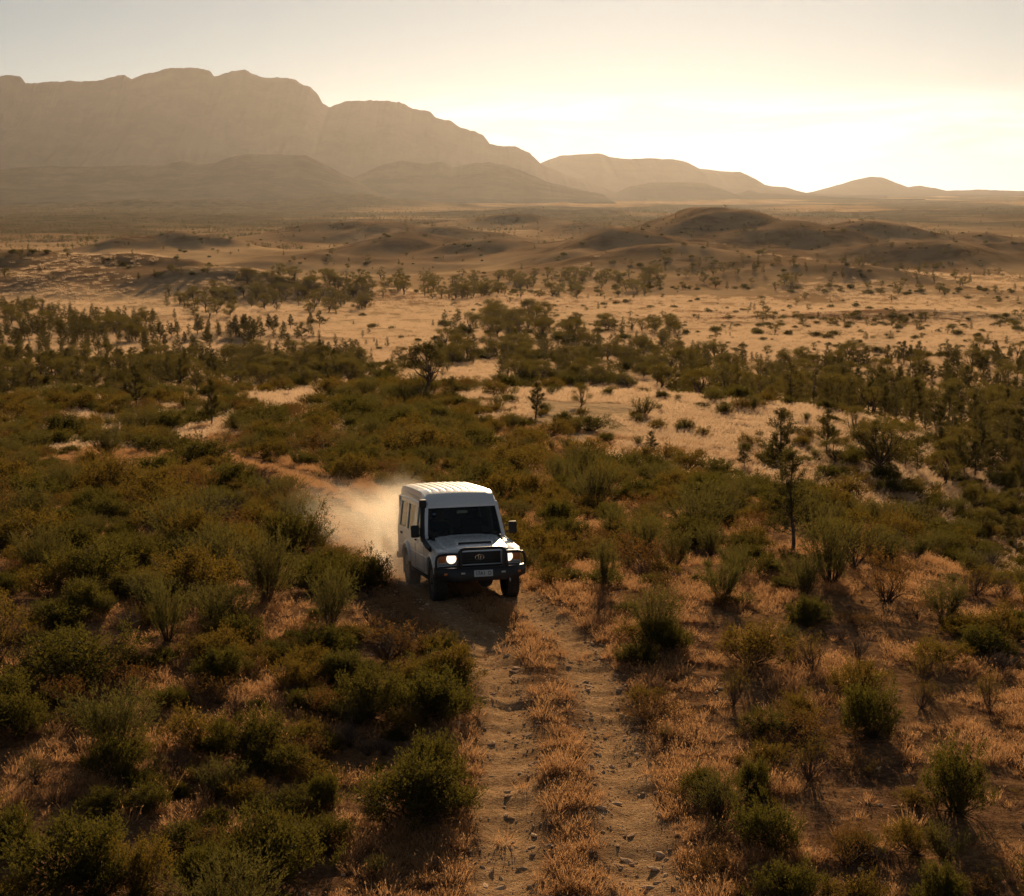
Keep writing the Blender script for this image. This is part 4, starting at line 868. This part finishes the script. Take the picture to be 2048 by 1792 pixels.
# ------------------------------------------------------------ the vehicle (front towards -Y, origin on the ground under the front axle)
import bmesh
M_PAINT = simple('white_paint', (.80, .81, .80), .30, spec=.5, coat=.7, nscale=5, namp=.06)
def dusty_paint():
    m, nt = new_mat('dusty_white_paint'); b = NB(nt); o = b.n('ShaderNodeOutputMaterial'); p = b.n('ShaderNodeBsdfPrincipled'); tcn = b.n('ShaderNodeTexCoord'); sp = b.n('ShaderNodeSeparateXYZ')
    b.l(tcn.outputs['Object'], sp.inputs[0]); n1 = b.noise(tcn.outputs['Object'], 3.5, 6, .65); n2 = b.noise(tcn.outputs['Object'], 18, 4, .6)
    low = b.rng(b.math('ADD', sp.outputs[2], b.math('MULTIPLY', n1, -.5)), .85, .25, 0, .75); rear = b.rng(b.math('ADD', sp.outputs[1], n1), 1.0, 5.2, 0, .30)
    f = b.math('ADD', b.math('MAXIMUM', low, rear), b.math('MULTIPLY', b.rng(n2, .4, .7), .10), True)
    b.l(b.mix(f, (.80, .81, .80), (.46, .33, .21)), p.inputs['Base Color']); b.l(b.math('ADD', b.math('MULTIPLY', f, .5), .26, True), p.inputs['Roughness'])
    b.l(b.math('SUBTRACT', .7, f, True), p.inputs['Coat Weight']); b.l(p.outputs[0], o.inputs[0]); return m
M_PAINT = dusty_paint()
M_BLACK = simple('black_plastic', (.014, .012, .011), .6, nscale=20, namp=.2)
M_BAR = simple('black_powder_coat', (.011, .010, .010), .45)
M_RUB = simple('dusty_rubber', (.040, .031, .025), .85, nscale=25, namp=.35)
M_RIM = simple('dusty_steel', (.16, .135, .11), .5, metal=.6)
def glass_mat():
    m, nt = new_mat('tinted_glass'); b = NB(nt); o = b.n('ShaderNodeOutputMaterial'); t = b.n('ShaderNodeBsdfTransparent'); t.inputs[0].default_value = (.62, .65, .62, 1)
    g = b.n('ShaderNodeBsdfGlossy'); g.inputs['Roughness'].default_value = .04; fr = b.n('ShaderNodeFresnel'); fr.inputs['IOR'].default_value = 1.5
    mx = b.n('ShaderNodeMixShader'); b.l(fr.outputs[0], mx.inputs[0]); b.l(t.outputs[0], mx.inputs[1]); b.l(g.outputs[0], mx.inputs[2]); b.l(mx.outputs[0], o.inputs[0]); return m
M_GL = glass_mat()
M_CHR = simple('chrome', (.62, .62, .60), .18, metal=1)
M_SIL = simple('silver_plastic', (.42, .43, .42), .38, metal=.3)
M_AMB = simple('amber_lens', (.55, .16, .03), .25)
M_LMP = simple('lamp_glass_lit', (.8, .8, .78), .12, emit=(1, .72, .54), es=1.3)
M_CLR = simple('clear_lens', (.55, .52, .46), .2)
M_PLT = simple('plate_white', (.50, .55, .56), .45)
M_INK = simple('plate_ink', (.03, .04, .08), .5)
M_SEAT = simple('seat_cloth', (.045, .038, .034), .9)
M_RED = simple('red_lens', (.35, .02, .015), .3)
M_SEAM = simple('panel_gap', (.04, .038, .036), .8)
class BM:
    def __init__(s): s.b = bmesh.new()
    def box(s, x0, x1, y0, y1, z0, z1, bev=0.0, seg=2, shear=None):
        r_ = bmesh.ops.create_cube(s.b, size=1); vs = r_['verts']
        for v in vs: v.co = Vector(((x0 + x1) / 2 + v.co.x * (x1 - x0), (y0 + y1) / 2 + v.co.y * (y1 - y0), (z0 + z1) / 2 + v.co.z * (z1 - z0)))
        if bev:
            es = list({e for v in vs for e in v.link_edges}); bmesh.ops.bevel(s.b, geom=es, offset=bev, segments=seg, affect='EDGES', profile=.6)
        return s
    def cyl(s, c, ax, r, ln, seg=28, r2=None, bev=0):
        r_ = bmesh.ops.create_cone(s.b, cap_ends=True, segments=seg, radius1=r, radius2=r if r2 is None else r2, depth=ln)
        q = Vector((0, 0, 1)).rotation_difference(Vector(ax)).to_matrix().to_4x4(); bmesh.ops.transform(s.b, matrix=Matrix.Translation(c) @ q, verts=r_['verts'])
        return s
    def tube(s, pts, r, k=10, caps=True):
        pts = [Vector(p) for p in pts]; rings = []
        for i, p in enumerate(pts):
            t = (pts[min(i + 1, len(pts) - 1)] - pts[max(i - 1, 0)]).normalized(); u = t.cross(Vector((.13, .97, .21))).normalized(); w_ = t.cross(u)
            rings.append([s.b.verts.new(p + u * math.cos(a) * r + w_ * math.sin(a) * r) for a in [j / k * 2 * math.pi for j in range(k)]])
        for a, b_ in zip(rings, rings[1:]):
            for j in range(k): s.b.faces.new((a[j], a[(j + 1) % k], b_[(j + 1) % k], b_[j]))
        if caps: s.b.faces.new(rings[0][::-1]); s.b.faces.new(rings[-1])
        return s
    def plate(s, outline, fx, th):
        """outline in (y, z), fx(y, z) -> outer x, signed thickness inwards"""
        o = [s.b.verts.new((fx(y, z), y, z)) for y, z in outline]; i = [s.b.verts.new((fx(y, z) - th, y, z)) for y, z in outline]
        s.b.faces.new(o); s.b.faces.new(i[::-1]); n = len(o)
        for j in range(n): s.b.faces.new((o[j], i[j], i[(j + 1) % n], o[(j + 1) % n]))
        return s
    def loft(s, rings, cap=True, close=False):
        R_ = [[s.b.verts.new(p) for p in r_] for r_ in rings]
        for a, b_ in zip(R_, R_[1:]):
            for j in range(len(a) - (0 if close else 1)): s.b.faces.new((a[j], a[(j + 1) % len(a)], b_[(j + 1) % len(a)], b_[j]))
        if cap: s.b.faces.new(R_[0]); s.b.faces.new(R_[-1][::-1])
        return s
    def build(s, name, mat, parent=None, smooth=35, label=None):
        bmesh.ops.recalc_face_normals(s.b, faces=s.b.faces); me = bpy.data.meshes.new(name); s.b.to_mesh(me); s.b.free(); me.materials.append(mat)
        if smooth:
            me.shade_smooth(); me.set_sharp_from_angle(angle=R(smooth))
        o = link(name, me, parent)
        if label: o['label'] = label
        return o
car = empty('four_wheel_drive', (0, 0, 0))
tag(car, 'white high-roofed four wheel drive with black bull bar and snorkel driving up the track', 'car')
def sideX(y, z, s):   # outer skin of the side, tumbling in above the belt
    x = .845 - max(0, z - 1.16) * .14 - max(0, .62 - z) * .05
    if y < .4: x -= .012 * (0.4 - y) ** 2
    return s * x
def arc(cy, cz, r, a0, a1, n=12): return [(cy + r * math.cos(a0 + (a1 - a0) * i / n), cz + r * math.sin(a0 + (a1 - a0) * i / n)) for i in range(n + 1)]
for s in (-1, 1):
    ol = [(-.60, .66), (-.60, .98), (-.57, 1.03), (-.50, 1.055), (.10, 1.10), (.78, 1.155), (1.6, 1.163), (3.0, 1.163), (4.12, 1.163), (4.165, 1.12), (4.165, .62), (4.10, .58)]
    ol += [(3.55, .54)] + arc(2.98, .42, .46, R(15), R(165), 14) + [(2.44, .46), (.62, .46)] + arc(0, .42, .46, R(12), R(150), 14)[0:] + [(-.50, .62)]
    BM().plate(ol, lambda y, z: sideX(y, z, s), s * .03).build('side_panel', M_PAINT, car, 30)
    # swage lines pressed along the side
    for z0, y0 in ((1.02, .80), (.80, .50)):
        BM().box(min(s * .845, s * .856), max(s * .845, s * .856), y0, 4.14, z0, z0 + .022, .004, 1).build('swage', M_PAINT, car)
    # flares over the wheels
    for cyy, a0, a1 in ((0, R(14), R(160)), (2.98, R(15), R(165))):
        rings = [[(s * q, cyy + (r_) * math.cos(a), .42 + (r_) * math.sin(a)) for q, r_ in ((.835, .452), (.885, .462), (.893, .485), (.880, .52), (.838, .545))] for a in np.linspace(a0, a1, 16)]
        BM().loft(rings).build('wheel_flare', M_PAINT, car)
    # fender top beside the bonnet
    ys = [-.585, -.50, -.2, .2, .78]
    BM().loft([[(s * .60, y, 1.032 + .11 * (y + .58) / 1.36 - (.02 if y < -.55 else 0)), (s * .70, y, 1.050 + .10 * (y + .58) / 1.36 - (.02 if y < -.55 else 0)), (s * .80, y, 1.046 + .10 * (y + .58) / 1.36 - (.03 if y < -.55 else 0)), (s * .838, y, 1.02 + .10 * (y + .58) / 1.36 - (.03 if y < -.55 else 0)), (s * .60, y, .97)] for y in ys], close=True).build('fender_top', M_PAINT, car, 60)
    # pillars and rails of the greenhouse: one plate each, glass set back between them
    def up(y0, y1, z0=1.163, z1=1.84, lean0=0, lean1=0): return [(y0, z0), (y1, z0), (y1 + lean1, z1), (y0 + lean0, z1)]
    fx = lambda y, z: s * (.846 - (z - 1.16) * .13)
    BM().plate(up(.76, .86, lean0=.30, lean1=.27), fx, s * .07).build('front_pillar', M_PAINT, car, 25)
    BM().plate(up(1.78, 2.16), fx, s * .05).build('door_pillar', M_PAINT, car, 25)
    BM().plate(up(2.94, 3.06), fx, s * .05).build('rear_pillar', M_PAINT, car, 25)
    BM().plate(up(3.93, 4.165, lean1=-.03), fx, s * .05).build('corner_pillar', M_PAINT, car, 25)
    BM().plate([(1.04, 1.755), (4.16, 1.755), (4.14, 1.86), (1.10, 1.86)], lambda y, z: fx(y, z) + s * .004, s * .05).build('roof_rail', M_PAINT, car, 25)
    BM().plate([(2.12, 1.163), (3.97, 1.163), (3.97, 1.215), (2.12, 1.215)], lambda y, z: fx(y, z) + s * .003, s * .05).build('window_sill', M_PAINT, car, 25)
    for (a, b_, c, d_) in ((.90, 1.80, 1.12, 1.80), (2.14, 2.96, 2.14, 2.96), (3.04, 3.95, 3.04, 3.95)):
        BM().plate([(a, 1.165), (b_, 1.165), (d_, 1.77), (c, 1.77)], lambda y, z: fx(y, z) - s * .022, s * .006).build('side_window', M_GL, car, 0)
    # door: seams proud by a hair, handle
    dr = empty('front_door'); dr.parent = car
    sm = BM(); X0 = .8465
    for (ya, yb, za, zb) in ((.83, .842, .50, 1.15), (1.86, 1.872, .50, 1.15), (.84, 1.86, .488, .500)):
        sm.box(min(s * X0, s * (X0 + .002)), max(s * X0, s * (X0 + .002)), ya, yb, za, zb)
    sm.build('door_seam', M_SEAM, dr, 0); BM().box(*sorted((s * .846, s * .875)), 1.70, 1.82, 1.06, 1.085, .006).build('door_handle', M_BLACK, dr)
    # tail lamp and the flap on the rear quarter
    BM().box(*sorted((s * .70, s * .84)), 4.165, 4.20, .78, .98, .008).build('tail_lamp', M_RED, car)
    if s < 0: BM().box(-.866, -.845, 3.55, 3.70, 1.055, 1.10, .004).build('fuel_flap_lock', M_BLACK, car)
    BM().box(*sorted((s * .60, s * .86)), 3.42, 3.45, .22, .58, .004).build('mud_flap', M_BLACK, car)
    # headlamp cluster
    hl = BM().box(*sorted((s * .43, s * .825)), -.645, -.56, .775, 1.015, .02, 3).build('headlight', M_SIL, car)
    BM().cyl((s * .565, -.650, .895), (0, 1, 0), .108, .03, 32).build('reflector', M_CHR, hl); BM().cyl((s * .565, -.668, .895), (0, 1, 0), .098, .012, 32, .090).build('lens', M_LMP, hl)
    BM().box(*sorted((s * .685, s * .815)), -.660, -.60, .82, .975, .012, 2).build('indicator', M_AMB, hl)
    # mirror
    mr = BM().box(*sorted((s * .93, s * 1.10)), .80, .88, 1.20, 1.45, .03, 3).build('door_mirror', M_BLACK, car)
    BM().tube([(s * .83, .92, 1.20), (s * .90, .88, 1.24), (s * .97, .84, 1.27)], .014).tube([(s * .82, .95, 1.38), (s * .90, .88, 1.37), (s * .97, .84, 1.36)], .012).build('arm', M_BLACK, mr); BM().box(*sorted((s * .945, s * 1.085)), .881, .886, 1.22, 1.43).build('mirror_glass', M_CHR, mr)
    BM().box(*sorted((s * .62, s * .83)), .60, 2.40, .37, .42, .012).build('side_step', M_BLACK, car)
# bonnet with its scoop
ys = [-.625, -.61, -.57, -.45, -.1, .3, .72]; zc = [.955, .998, 1.040, 1.070, 1.112, 1.158, 1.205]
def hood_ring(y, z, i):
    xs = np.linspace(-1, 1, 17); hw = .60 + .03 * (y + .6)
    return [(x * hw, y, z + .018 * (1 - abs(x) ** 2.2) * (i > 1) + (.012 * (abs(x) < .60)) * (i > 2) - .02 * max(0, abs(x) - .9) * 10 * .3) for x in xs] + [(hw, y, z - .09), (-hw, y, z - .09)]
BM().loft([hood_ring(y, z, i) for i, (y, z) in enumerate(zip(ys, zc))], close=True).build('bonnet', M_PAINT, car, 40)
sc_b = BM().loft([[(-.37, -.22, 1.10), (-.36, -.22, 1.175), (.36, -.22, 1.175), (.37, -.22, 1.10)], [(-.38, -.02, 1.11), (-.36, -.02, 1.205), (.36, -.02, 1.205), (.38, -.02, 1.11)], [(-.36, .35, 1.15), (-.30, .35, 1.222), (.30, .35, 1.222), (.36, .35, 1.15)], [(-.33, .56, 1.18), (-.28, .56, 1.212), (.28, .56, 1.212), (.33, .56, 1.18)]], close=True).build('bonnet_scoop', M_PAINT, car, 40)
BM().box(-.335, .335, -.228, -.21, 1.112, 1.166, .008).build('scoop_mouth', M_BLACK, sc_b)
# cowl, screen
BM().box(-.70, .70, .66, .80, 1.10, 1.205, .01).build('cowl', M_BLACK, car)
def screen(x, y, z): return (x, y, z)
ws = [(-.745, .785, 1.215), (.745, .785, 1.215), (.690, 1.075, 1.775), (-.690, 1.075, 1.775)]
def quadslab(pts, n, t):
    b = BM(); a = [b.b.verts.new(p) for p in pts]; c = [b.b.verts.new(Vector(p) + Vector(n) * t) for p in pts]; b.b.faces.new(a); b.b.faces.new(c[::-1])
    for j in range(4): b.b.faces.new((a[j], c[j], c[(j + 1) % 4], a[(j + 1) % 4]))
    return b
wn = (0, -.89, .46)
glass = quadslab(ws, wn, -.008).build('windscreen', M_GL, car, 0)
g_ = BM(); W = [Vector(p) + Vector(wn) * .006 for p in ws]
for a, b_ in ((0, 1), (1, 2), (2, 3), (3, 0)): g_.tube([W[a], W[a].lerp(W[b_], .5), W[b_]], .019, 8)
g_.build('screen_seal', M_BLACK, glass)
for x0, x1 in ((-.50, -.06), (.10, .56)): BM().tube([(x0, .745, 1.222), ((x0 + x1) / 2, .775, 1.250), (x1, .785, 1.262)], .009, 6).build('wiper', M_BLACK, car)
BM().box(-.11, .11, .995, 1.01, 1.64, 1.70, .01).build('rear_view_mirror', simple('mirror_back', (.10, .13, .10), .4), car)
BM().box(-.62, -.56, .955, .9585, 1.640, 1.665).build('rego_sticker', simple('blue_sticker', (.10, .18, .30), .5), glass)
for s in (-1, 1):   # screen frame posts
    BM().tube([(s * .775, .775, 1.17), (s * .745, .925, 1.47), (s * .715, 1.085, 1.77)], .024, 10).build('screen_post', M_PAINT, car)
# roof, pressed ribs running fore and aft
def roof_ring(y, top, gut, wsc):
    P_ = [(-.775, gut), (-.79, gut + .015), (-.785, gut + .03), (-.765, gut + .045), (-.755, gut + .045 + (top - gut) * .42), (-.72, gut + .03 + (top - gut) * .74), (-.66, top - .032)]
    xs = np.linspace(-.60, .60, 57); m = [(x, top - .02 * (x / .62) ** 2 - .030 * (abs(x) > 9) - (.012 if 1.62 < y < 4.06 and abs(((x / .150) % 1) - .5) < .10 else 0)) for x in xs]
    full = P_ + m + [(-a, b_) for a, b_ in P_[::-1]]
    return [(x * wsc, y, z) for x, z in full]
st = [(1.045, 1.800, 1.765, .93), (1.06, 1.835, 1.768, .945), (1.12, 1.905, 1.775, .965), (1.24, 1.995, 1.79, .985), (1.40, 2.062, 1.805, 1.0), (1.56, 2.098, 1.815, 1.0), (1.64, 2.108, 1.82, 1), (1.66, 2.112, 1.82, 1), (2.2, 2.125, 1.83, 1), (3.0, 2.13, 1.83, 1), (3.8, 2.125, 1.83, 1), (4.02, 2.105, 1.83, 1), (4.12, 2.06, 1.83, .99), (4.17, 1.97, 1.83, .98)]
BM().loft([roof_ring(*a) for a in st]).build('roof', M_PAINT, car, 45)
# rear end
BM().box(-.80, .80, 4.12, 4.16, .55, 1.86, .01).build('rear_door', M_PAINT, car); BM().box(-.86, .86, 4.17, 4.32, .46, .60, .02).build('rear_bumper', M_BLACK, car)
# grille
gr = BM().box(-.425, .425, -.640, -.57, .775, 1.005, .012).build('grille', M_BLACK, car)
for z in (.815, .860, .945, .985): BM().box(-.41, .41, -.650, -.638, z - .008, z + .008).build('slat', M_BAR, gr, 0)
BM().box(-.43, .43, -.655, -.60, .748, .770, .004).box(-.82, -.44, -.655, -.60, .745, .770, .004).box(.44, .82, -.655, -.60, .745, .770, .004).build('lower_trim', M_SIL, car)
em = BM()
def ell(cx, cz, a, b_, r_): em.tube([(cx + a * math.cos(t), -.662, cz + b_ * math.sin(t)) for t in np.linspace(0, 2 * math.pi, 33)], r_, 6, False)
ell(0, .900, .085, .055, .0075); ell(0, .924, .052, .020, .006); ell(0, .904, .022, .050, .006); em.build('emblem', M_CHR, gr)
# valance and bull bar
BM().box(-.82, .82, -.60, -.50, .50, .76, .02).build('valance', M_BLACK, car)
bb = BM()
rings = []
for x in np.linspace(-.90, .90, 21):
    k = max(0, abs(x) - .55) / .35; y = -.98 + .26 * k ** 1.6; zt = .735 - .0 * k; zb = .475 + .07 * k
    rings.append([(x, y, zb), (x, y - .012, zb + .05), (x, y - .012, zt - .04), (x, y + .02, zt), (x, y + .16, zt), (x, y + .16, zb)])
bar = bb.loft(rings, close=True).build('bull_bar', M_BAR, car, 40)
BM().tube([(-.485, -.93, .72), (-.475, -.93, .96), (-.46, -.93, 1.03), (-.41, -.93, 1.085), (-.34, -.93, 1.10), (.34, -.93, 1.10), (.41, -.93, 1.085), (.46, -.93, 1.03), (.475, -.93, .96), (.485, -.93, .72)], .030, 12).build('centre_hoop', M_BAR, bar)
for s in (-1, 1):
    BM().tube([(s * .47, -.92, 1.00), (s * .60, -.91, 1.005), (s * .74, -.86, 1.00), (s * .83, -.80, .985), (s * .87, -.76, .94), (s * .885, -.75, .86), (s * .885, -.75, .72)], .025, 10).build('side_hoop', M_BAR, bar)
    BM().box(*sorted((s * .40, s * .455)), -.96, -.90, .72, 1.06, .008).build('upright', M_BAR, bar)
    BM().box(*sorted((s * .70, s * .76)), -.985 + .05, -.90, .60, .645, .006).build('marker_lamp', M_AMB, bar)
    BM().box(*sorted((s * .36, s * .44)), -1.002, -.96, .615, .65, .006).build('park_lamp', M_CLR, bar)
    BM().tube([(s * .52, -1.00, .50), (s * .52, -1.05, .47), (s * .52, -1.00, .44), (s * .52, -.96, .47)], .012, 8).build('tow_hook', M_CLR if s > 0 else M_BAR, bar)
pl = BM().box(-.186, .186, -1.003, -.995, .555, .683, .004, 1).build('number_plate', M_PLT, bar)
def lettering(txt, x, z, size, y, parent, mat, sx=1.0, bold=.012):
    cu = bpy.data.curves.new('lettering', 'FONT'); cu.body = txt; cu.size = size; cu.align_x = 'CENTER'; cu.align_y = 'CENTER'; cu.extrude = .0015; cu.offset = bold * size; cu.materials.append(mat)
    t_ = bpy.data.objects.new('lettering_text', cu); me = bpy.data.meshes.new_from_object(t_); bpy.data.objects.remove(t_); o = link('lettering', me); o.parent = parent; o.location = (x, y, z); o.rotation_euler = (math.pi / 2, 0, 0); o.scale = (sx, 1, 1); return o
lettering('17A1  D', 0, .619, .105, -1.0055, pl, M_INK, .86)
# snorkel on the driver's side (left in the photo)
sn = BM()
path = [(-.85, -.02, 1.03), (-.885, .12, 1.07), (-.885, .42, 1.12), (-.885, .66, 1.16), (-.865, .83, 1.26), (-.835, .93, 1.45), (-.815, 1.02, 1.66), (-.805, 1.06, 1.80)]
sn.tube(path, .052, 12).build('snorkel', M_BLACK, car)
BM().box(-.875, -.735, .985, 1.115, 1.78, 1.95, .03, 3).build('snorkel_head', M_BLACK, car)
# underside
BM().box(-.44, -.36, -.55, 4.1, .50, .60).box(.36, .44, -.55, 4.1, .50, .60).box(-.62, .62, .4, 3.9, .56, .62).box(-.60, .60, -.5, .5, .55, .72).build('chassis', M_BLACK, car)
for y, dx in ((0, .22), (2.98, 0)):
    BM().cyl((0, y, .40), (1, 0, 0), .045, 1.30, 14).cyl((dx, y, .39), (0, 1, 0), .155, .22, 18, .11).build('axle', M_RUB, car)
def wheel(x, y):
    s = 1 if x > 0 else -1; W2 = .125; b = BM(); prof = [(-.105, .245), (-.125, .30), (-.125, .36), (-.110, .388), (-.085, .400), (0, .404), (.085, .400), (.110, .388), (.125, .36), (.125, .30), (.105, .245)]
    n = 44; rings = []
    for i in range(n):
        a = i / n * 2 * math.pi; rings.append([(x + q, y + r_ * math.cos(a), .40 + r_ * math.sin(a)) for q, r_ in prof])
    rings.append(rings[0]); b.loft(rings, cap=False)
    for i in range(44):   # tread lugs
        a = i / 44 * 2 * math.pi
        for q in (-.09, .0, .09):
            aa = a + (.07 if q == 0 else 0); rb = bmesh.ops.create_cube(b.b, size=1)['verts']; m = Matrix.Translation((x + q, y + .402 * math.cos(aa), .40 + .402 * math.sin(aa))) @ Matrix.Rotation(-aa + math.pi / 2, 4, 'X') if False else Matrix.Translation((x + q, y + .403 * math.cos(aa), .40 + .403 * math.sin(aa))) @ Matrix.Rotation(aa, 4, 'X')
            for v in rb: v.co = Vector((v.co.x * .055, v.co.y * .018, v.co.z * .032))
            bmesh.ops.transform(b.b, matrix=m, verts=rb)
    t = empty('wheel'); t.parent = car; b.build('tyre', M_RUB, t, 40)
    rm = BM().cyl((x + s * .03, y, .40), (1, 0, 0), .235, .15, 32).cyl((x + s * .10, y, .40), (1, 0, 0), .21, .02, 32, .20 if s > 0 else None); rm.cyl((x + s * .115, y, .40), (1, 0, 0), .06, .05, 16).build('rim', M_RIM, t)
for x in (-.735, .735):
    for y in (0, 2.98): wheel(x, y)
# cabin
BM().box(-.66, .66, .80, 1.10, .95, 1.17, .04).build('dashboard', M_SEAT, car)
for x in (-.36, .36): st_ = BM().box(x - .24, x + .24, 1.35, 1.85, .85, 1.0, .05).box(x - .23, x + .23, 1.78, 1.92, .95, 1.48, .05).box(x - .12, x + .12, 1.80, 1.90, 1.50, 1.68, .03).build('seat', M_SEAT, car)
BM().tube([(-.36 + .18 * math.cos(t), 1.12 + .06 * math.sin(t), 1.16 + .17 * math.sin(t)) for t in np.linspace(0, 6.283, 25)], .013, 8, False).build('steering_wheel', M_BLACK, car)
BM().box(-.80, .80, .80, 4.12, .62, .66).build('cabin_floor', M_SEAT, car); BM().box(-.78, .78, 3.2, 3.9, .66, 1.10, .03).build('cargo_box', M_SEAT, car)
BM().box(-.70, .70, 1.20, 4.1, 1.80, 1.815).build('headlining', M_SEAT, car)
def skinned(name, pts, edges, rad, mat, parent=None):
    me = bpy.data.meshes.new(name); me.from_pydata(pts, edges, []); o = bpy.data.objects.new(name, me); COL.objects.link(o)
    md = o.modifiers.new('skin', 'SKIN'); me.skin_vertices.new() if not me.skin_vertices else None
    for i, r_ in enumerate(rad): me.skin_vertices[0].data[i].radius = (r_, r_) if np.isscalar(r_) else r_
    me.skin_vertices[0].data[0].use_root = True
    o.modifiers.new('sub', 'SUBSURF').levels = 2; dg = bpy.context.evaluated_depsgraph_get(); m2 = bpy.data.meshes.new_from_object(o.evaluated_get(dg)); bpy.data.objects.remove(o)
    m2.materials.clear(); m2.materials.append(mat); m2.name = name; m2.shade_smooth(); return m2
M_SKIN = simple('skin', (.36, .20, .13), .6); M_SHIRT = simple('dark_shirt', (.06, .065, .08), .85); M_HAIR = simple('dark_hair', (.03, .02, .015), .7)
dx_ = -.36
body_pts = [(dx_, 1.66, 1.02), (dx_, 1.70, 1.20), (dx_, 1.69, 1.38), (dx_, 1.66, 1.475), (dx_, 1.635, 1.545), (dx_, 1.61, 1.62), (dx_, 1.61, 1.69),
  (dx_ - .18, 1.68, 1.40), (dx_ - .24, 1.50, 1.22), (dx_ - .17, 1.20, 1.22), (dx_ + .18, 1.68, 1.40), (dx_ + .24, 1.50, 1.22), (dx_ + .17, 1.20, 1.22), (dx_ - .15, 1.13, 1.24), (dx_ + .15, 1.13, 1.24),
  (dx_ - .11, 1.45, 1.03), (dx_ - .13, 1.18, 1.08), (dx_ - .13, 1.05, .80), (dx_ + .11, 1.45, 1.03), (dx_ + .13, 1.18, 1.08), (dx_ + .13, 1.05, .80)]
body_e = [(0, 1), (1, 2), (2, 3), (3, 4), (4, 5), (5, 6), (2, 7), (7, 8), (8, 9), (2, 10), (10, 11), (11, 12), (9, 13), (12, 14), (0, 15), (15, 16), (16, 17), (0, 18), (18, 19), (19, 20)]
body_r = [.15, .145, .15, .055, .072, .088, .070, .062, .045, .030, .062, .045, .030, .036, .036, .085, .062, .05, .085, .062, .05]
pm = skinned('person', body_pts, body_e, body_r, M_SKIN)
person = link('person', pm); tag(person, 'driver in a dark shirt sitting behind the windscreen with both hands on the wheel', 'person')
sh = skinned('shirt', [body_pts[i] for i in (0, 1, 2, 7, 8, 10, 11)] + [(dx_, 1.67, 1.45)], [(0, 1), (1, 2), (2, 3), (3, 4), (2, 5), (5, 6), (2, 7)], [.162, .158, .162, .075, .058, .075, .058, .068], M_SHIRT); link('shirt', sh, person)
hr = BM(); hr.b.faces.ensure_lookup_table(); bmesh.ops.create_icosphere(hr.b, subdivisions=3, radius=.105, matrix=Matrix.Translation((dx_, 1.635, 1.70))); bmesh.ops.delete(hr.b, geom=[v for v in hr.b.verts if v.co.z < 1.685 and v.co.y < 1.65], context='VERTS'); hr.build('hair', M_HAIR, person)
# stand it on the ground
CX, CY, YAW = CAR_AT[0], CAR_AT[1], CAR_YAW
def wp(lx, ly): return CX + lx * math.cos(YAW) - ly * math.sin(YAW), CY + lx * math.sin(YAW) + ly * math.cos(YAW)
hs = {(a, b_): gz1(*wp(a, b_)) for a in (-.735, .735) for b_ in (0, 2.98)}
zf = (hs[(-.735, 0)] + hs[(.735, 0)]) / 2; zr = (hs[(-.735, 2.98)] + hs[(.735, 2.98)]) / 2; rl = ((hs[(.735, 0)] - hs[(-.735, 0)]) + (hs[(.735, 2.98)] - hs[(-.735, 2.98)])) / 2 / 1.47
pitch = math.atan((zr - zf) / 2.98); print('car z', zf, 'pitch', math.degrees(pitch), 'roll', math.degrees(rl))
car.location = (CX, CY, zf - .012); car.rotation_euler = (pitch, -math.atan(rl), YAW); person.location = car.location; person.rotation_euler = car.rotation_euler

# ------------------------------------------------------------ dust thrown up behind
def dust(name, label, c, sz, rz, dens, seed):
    m, nt = new_mat('dust'); b = NB(nt); o = b.n('ShaderNodeOutputMaterial'); v = b.n('ShaderNodeVolumePrincipled'); tcn = b.n('ShaderNodeTexCoord')
    mpn = b.n('ShaderNodeMapping'); b.l(tcn.outputs['Object'], mpn.inputs[0]); mpn.inputs['Location'].default_value = (seed, 0, 0)
    ln = b.n('ShaderNodeVectorMath', operation='LENGTH'); b.l(tcn.outputs['Object'], ln.inputs[0])
    nn = b.noise(mpn.outputs[0], 1.9, 6, .62, .8); f = b.rng(b.math('ADD', ln.outputs['Value'], b.math('MULTIPLY', b.math('SUBTRACT', nn, .5), 2.4)), .98, .05)
    edge = b.rng(ln.outputs['Value'], 1.0, .45); f = b.math('MULTIPLY', f, edge); b.l(b.math('MULTIPLY', f, dens), v.inputs['Density'])
    v.inputs['Color'].default_value = (.95, .86, .72, 1); v.inputs['Anisotropy'].default_value = .45; b.l(v.outputs[0], o.inputs['Volume'])
    bm = bmesh.new(); bmesh.ops.create_icosphere(bm, subdivisions=3, radius=1); me = bpy.data.meshes.new(name); bm.to_mesh(me); bm.free(); me.materials.append(m)
    ob = link(name, me, None, c); ob.scale = sz; ob.rotation_euler = (0, 0, rz); tag(ob, label, kind='stuff'); return ob
dust('dust_cloud', 'sunlit dust billowing off the track close behind the vehicle', (-2.45, 38.6, .55), (1.25, 2.5, 1.5), .42, .55, 3.0)
dust('dust_cloud', 'thin dust trailing back along the bend of the track', (-3.9, 43.0, -.1), (1.6, 4.4, 1.2), .50, .13, 5.0)
dust('dust_cloud', 'low bright dust rolling off the rear wheels', (-2.15, 36.7, .05), (.95, 1.5, .80), .3, .9, 9.0)
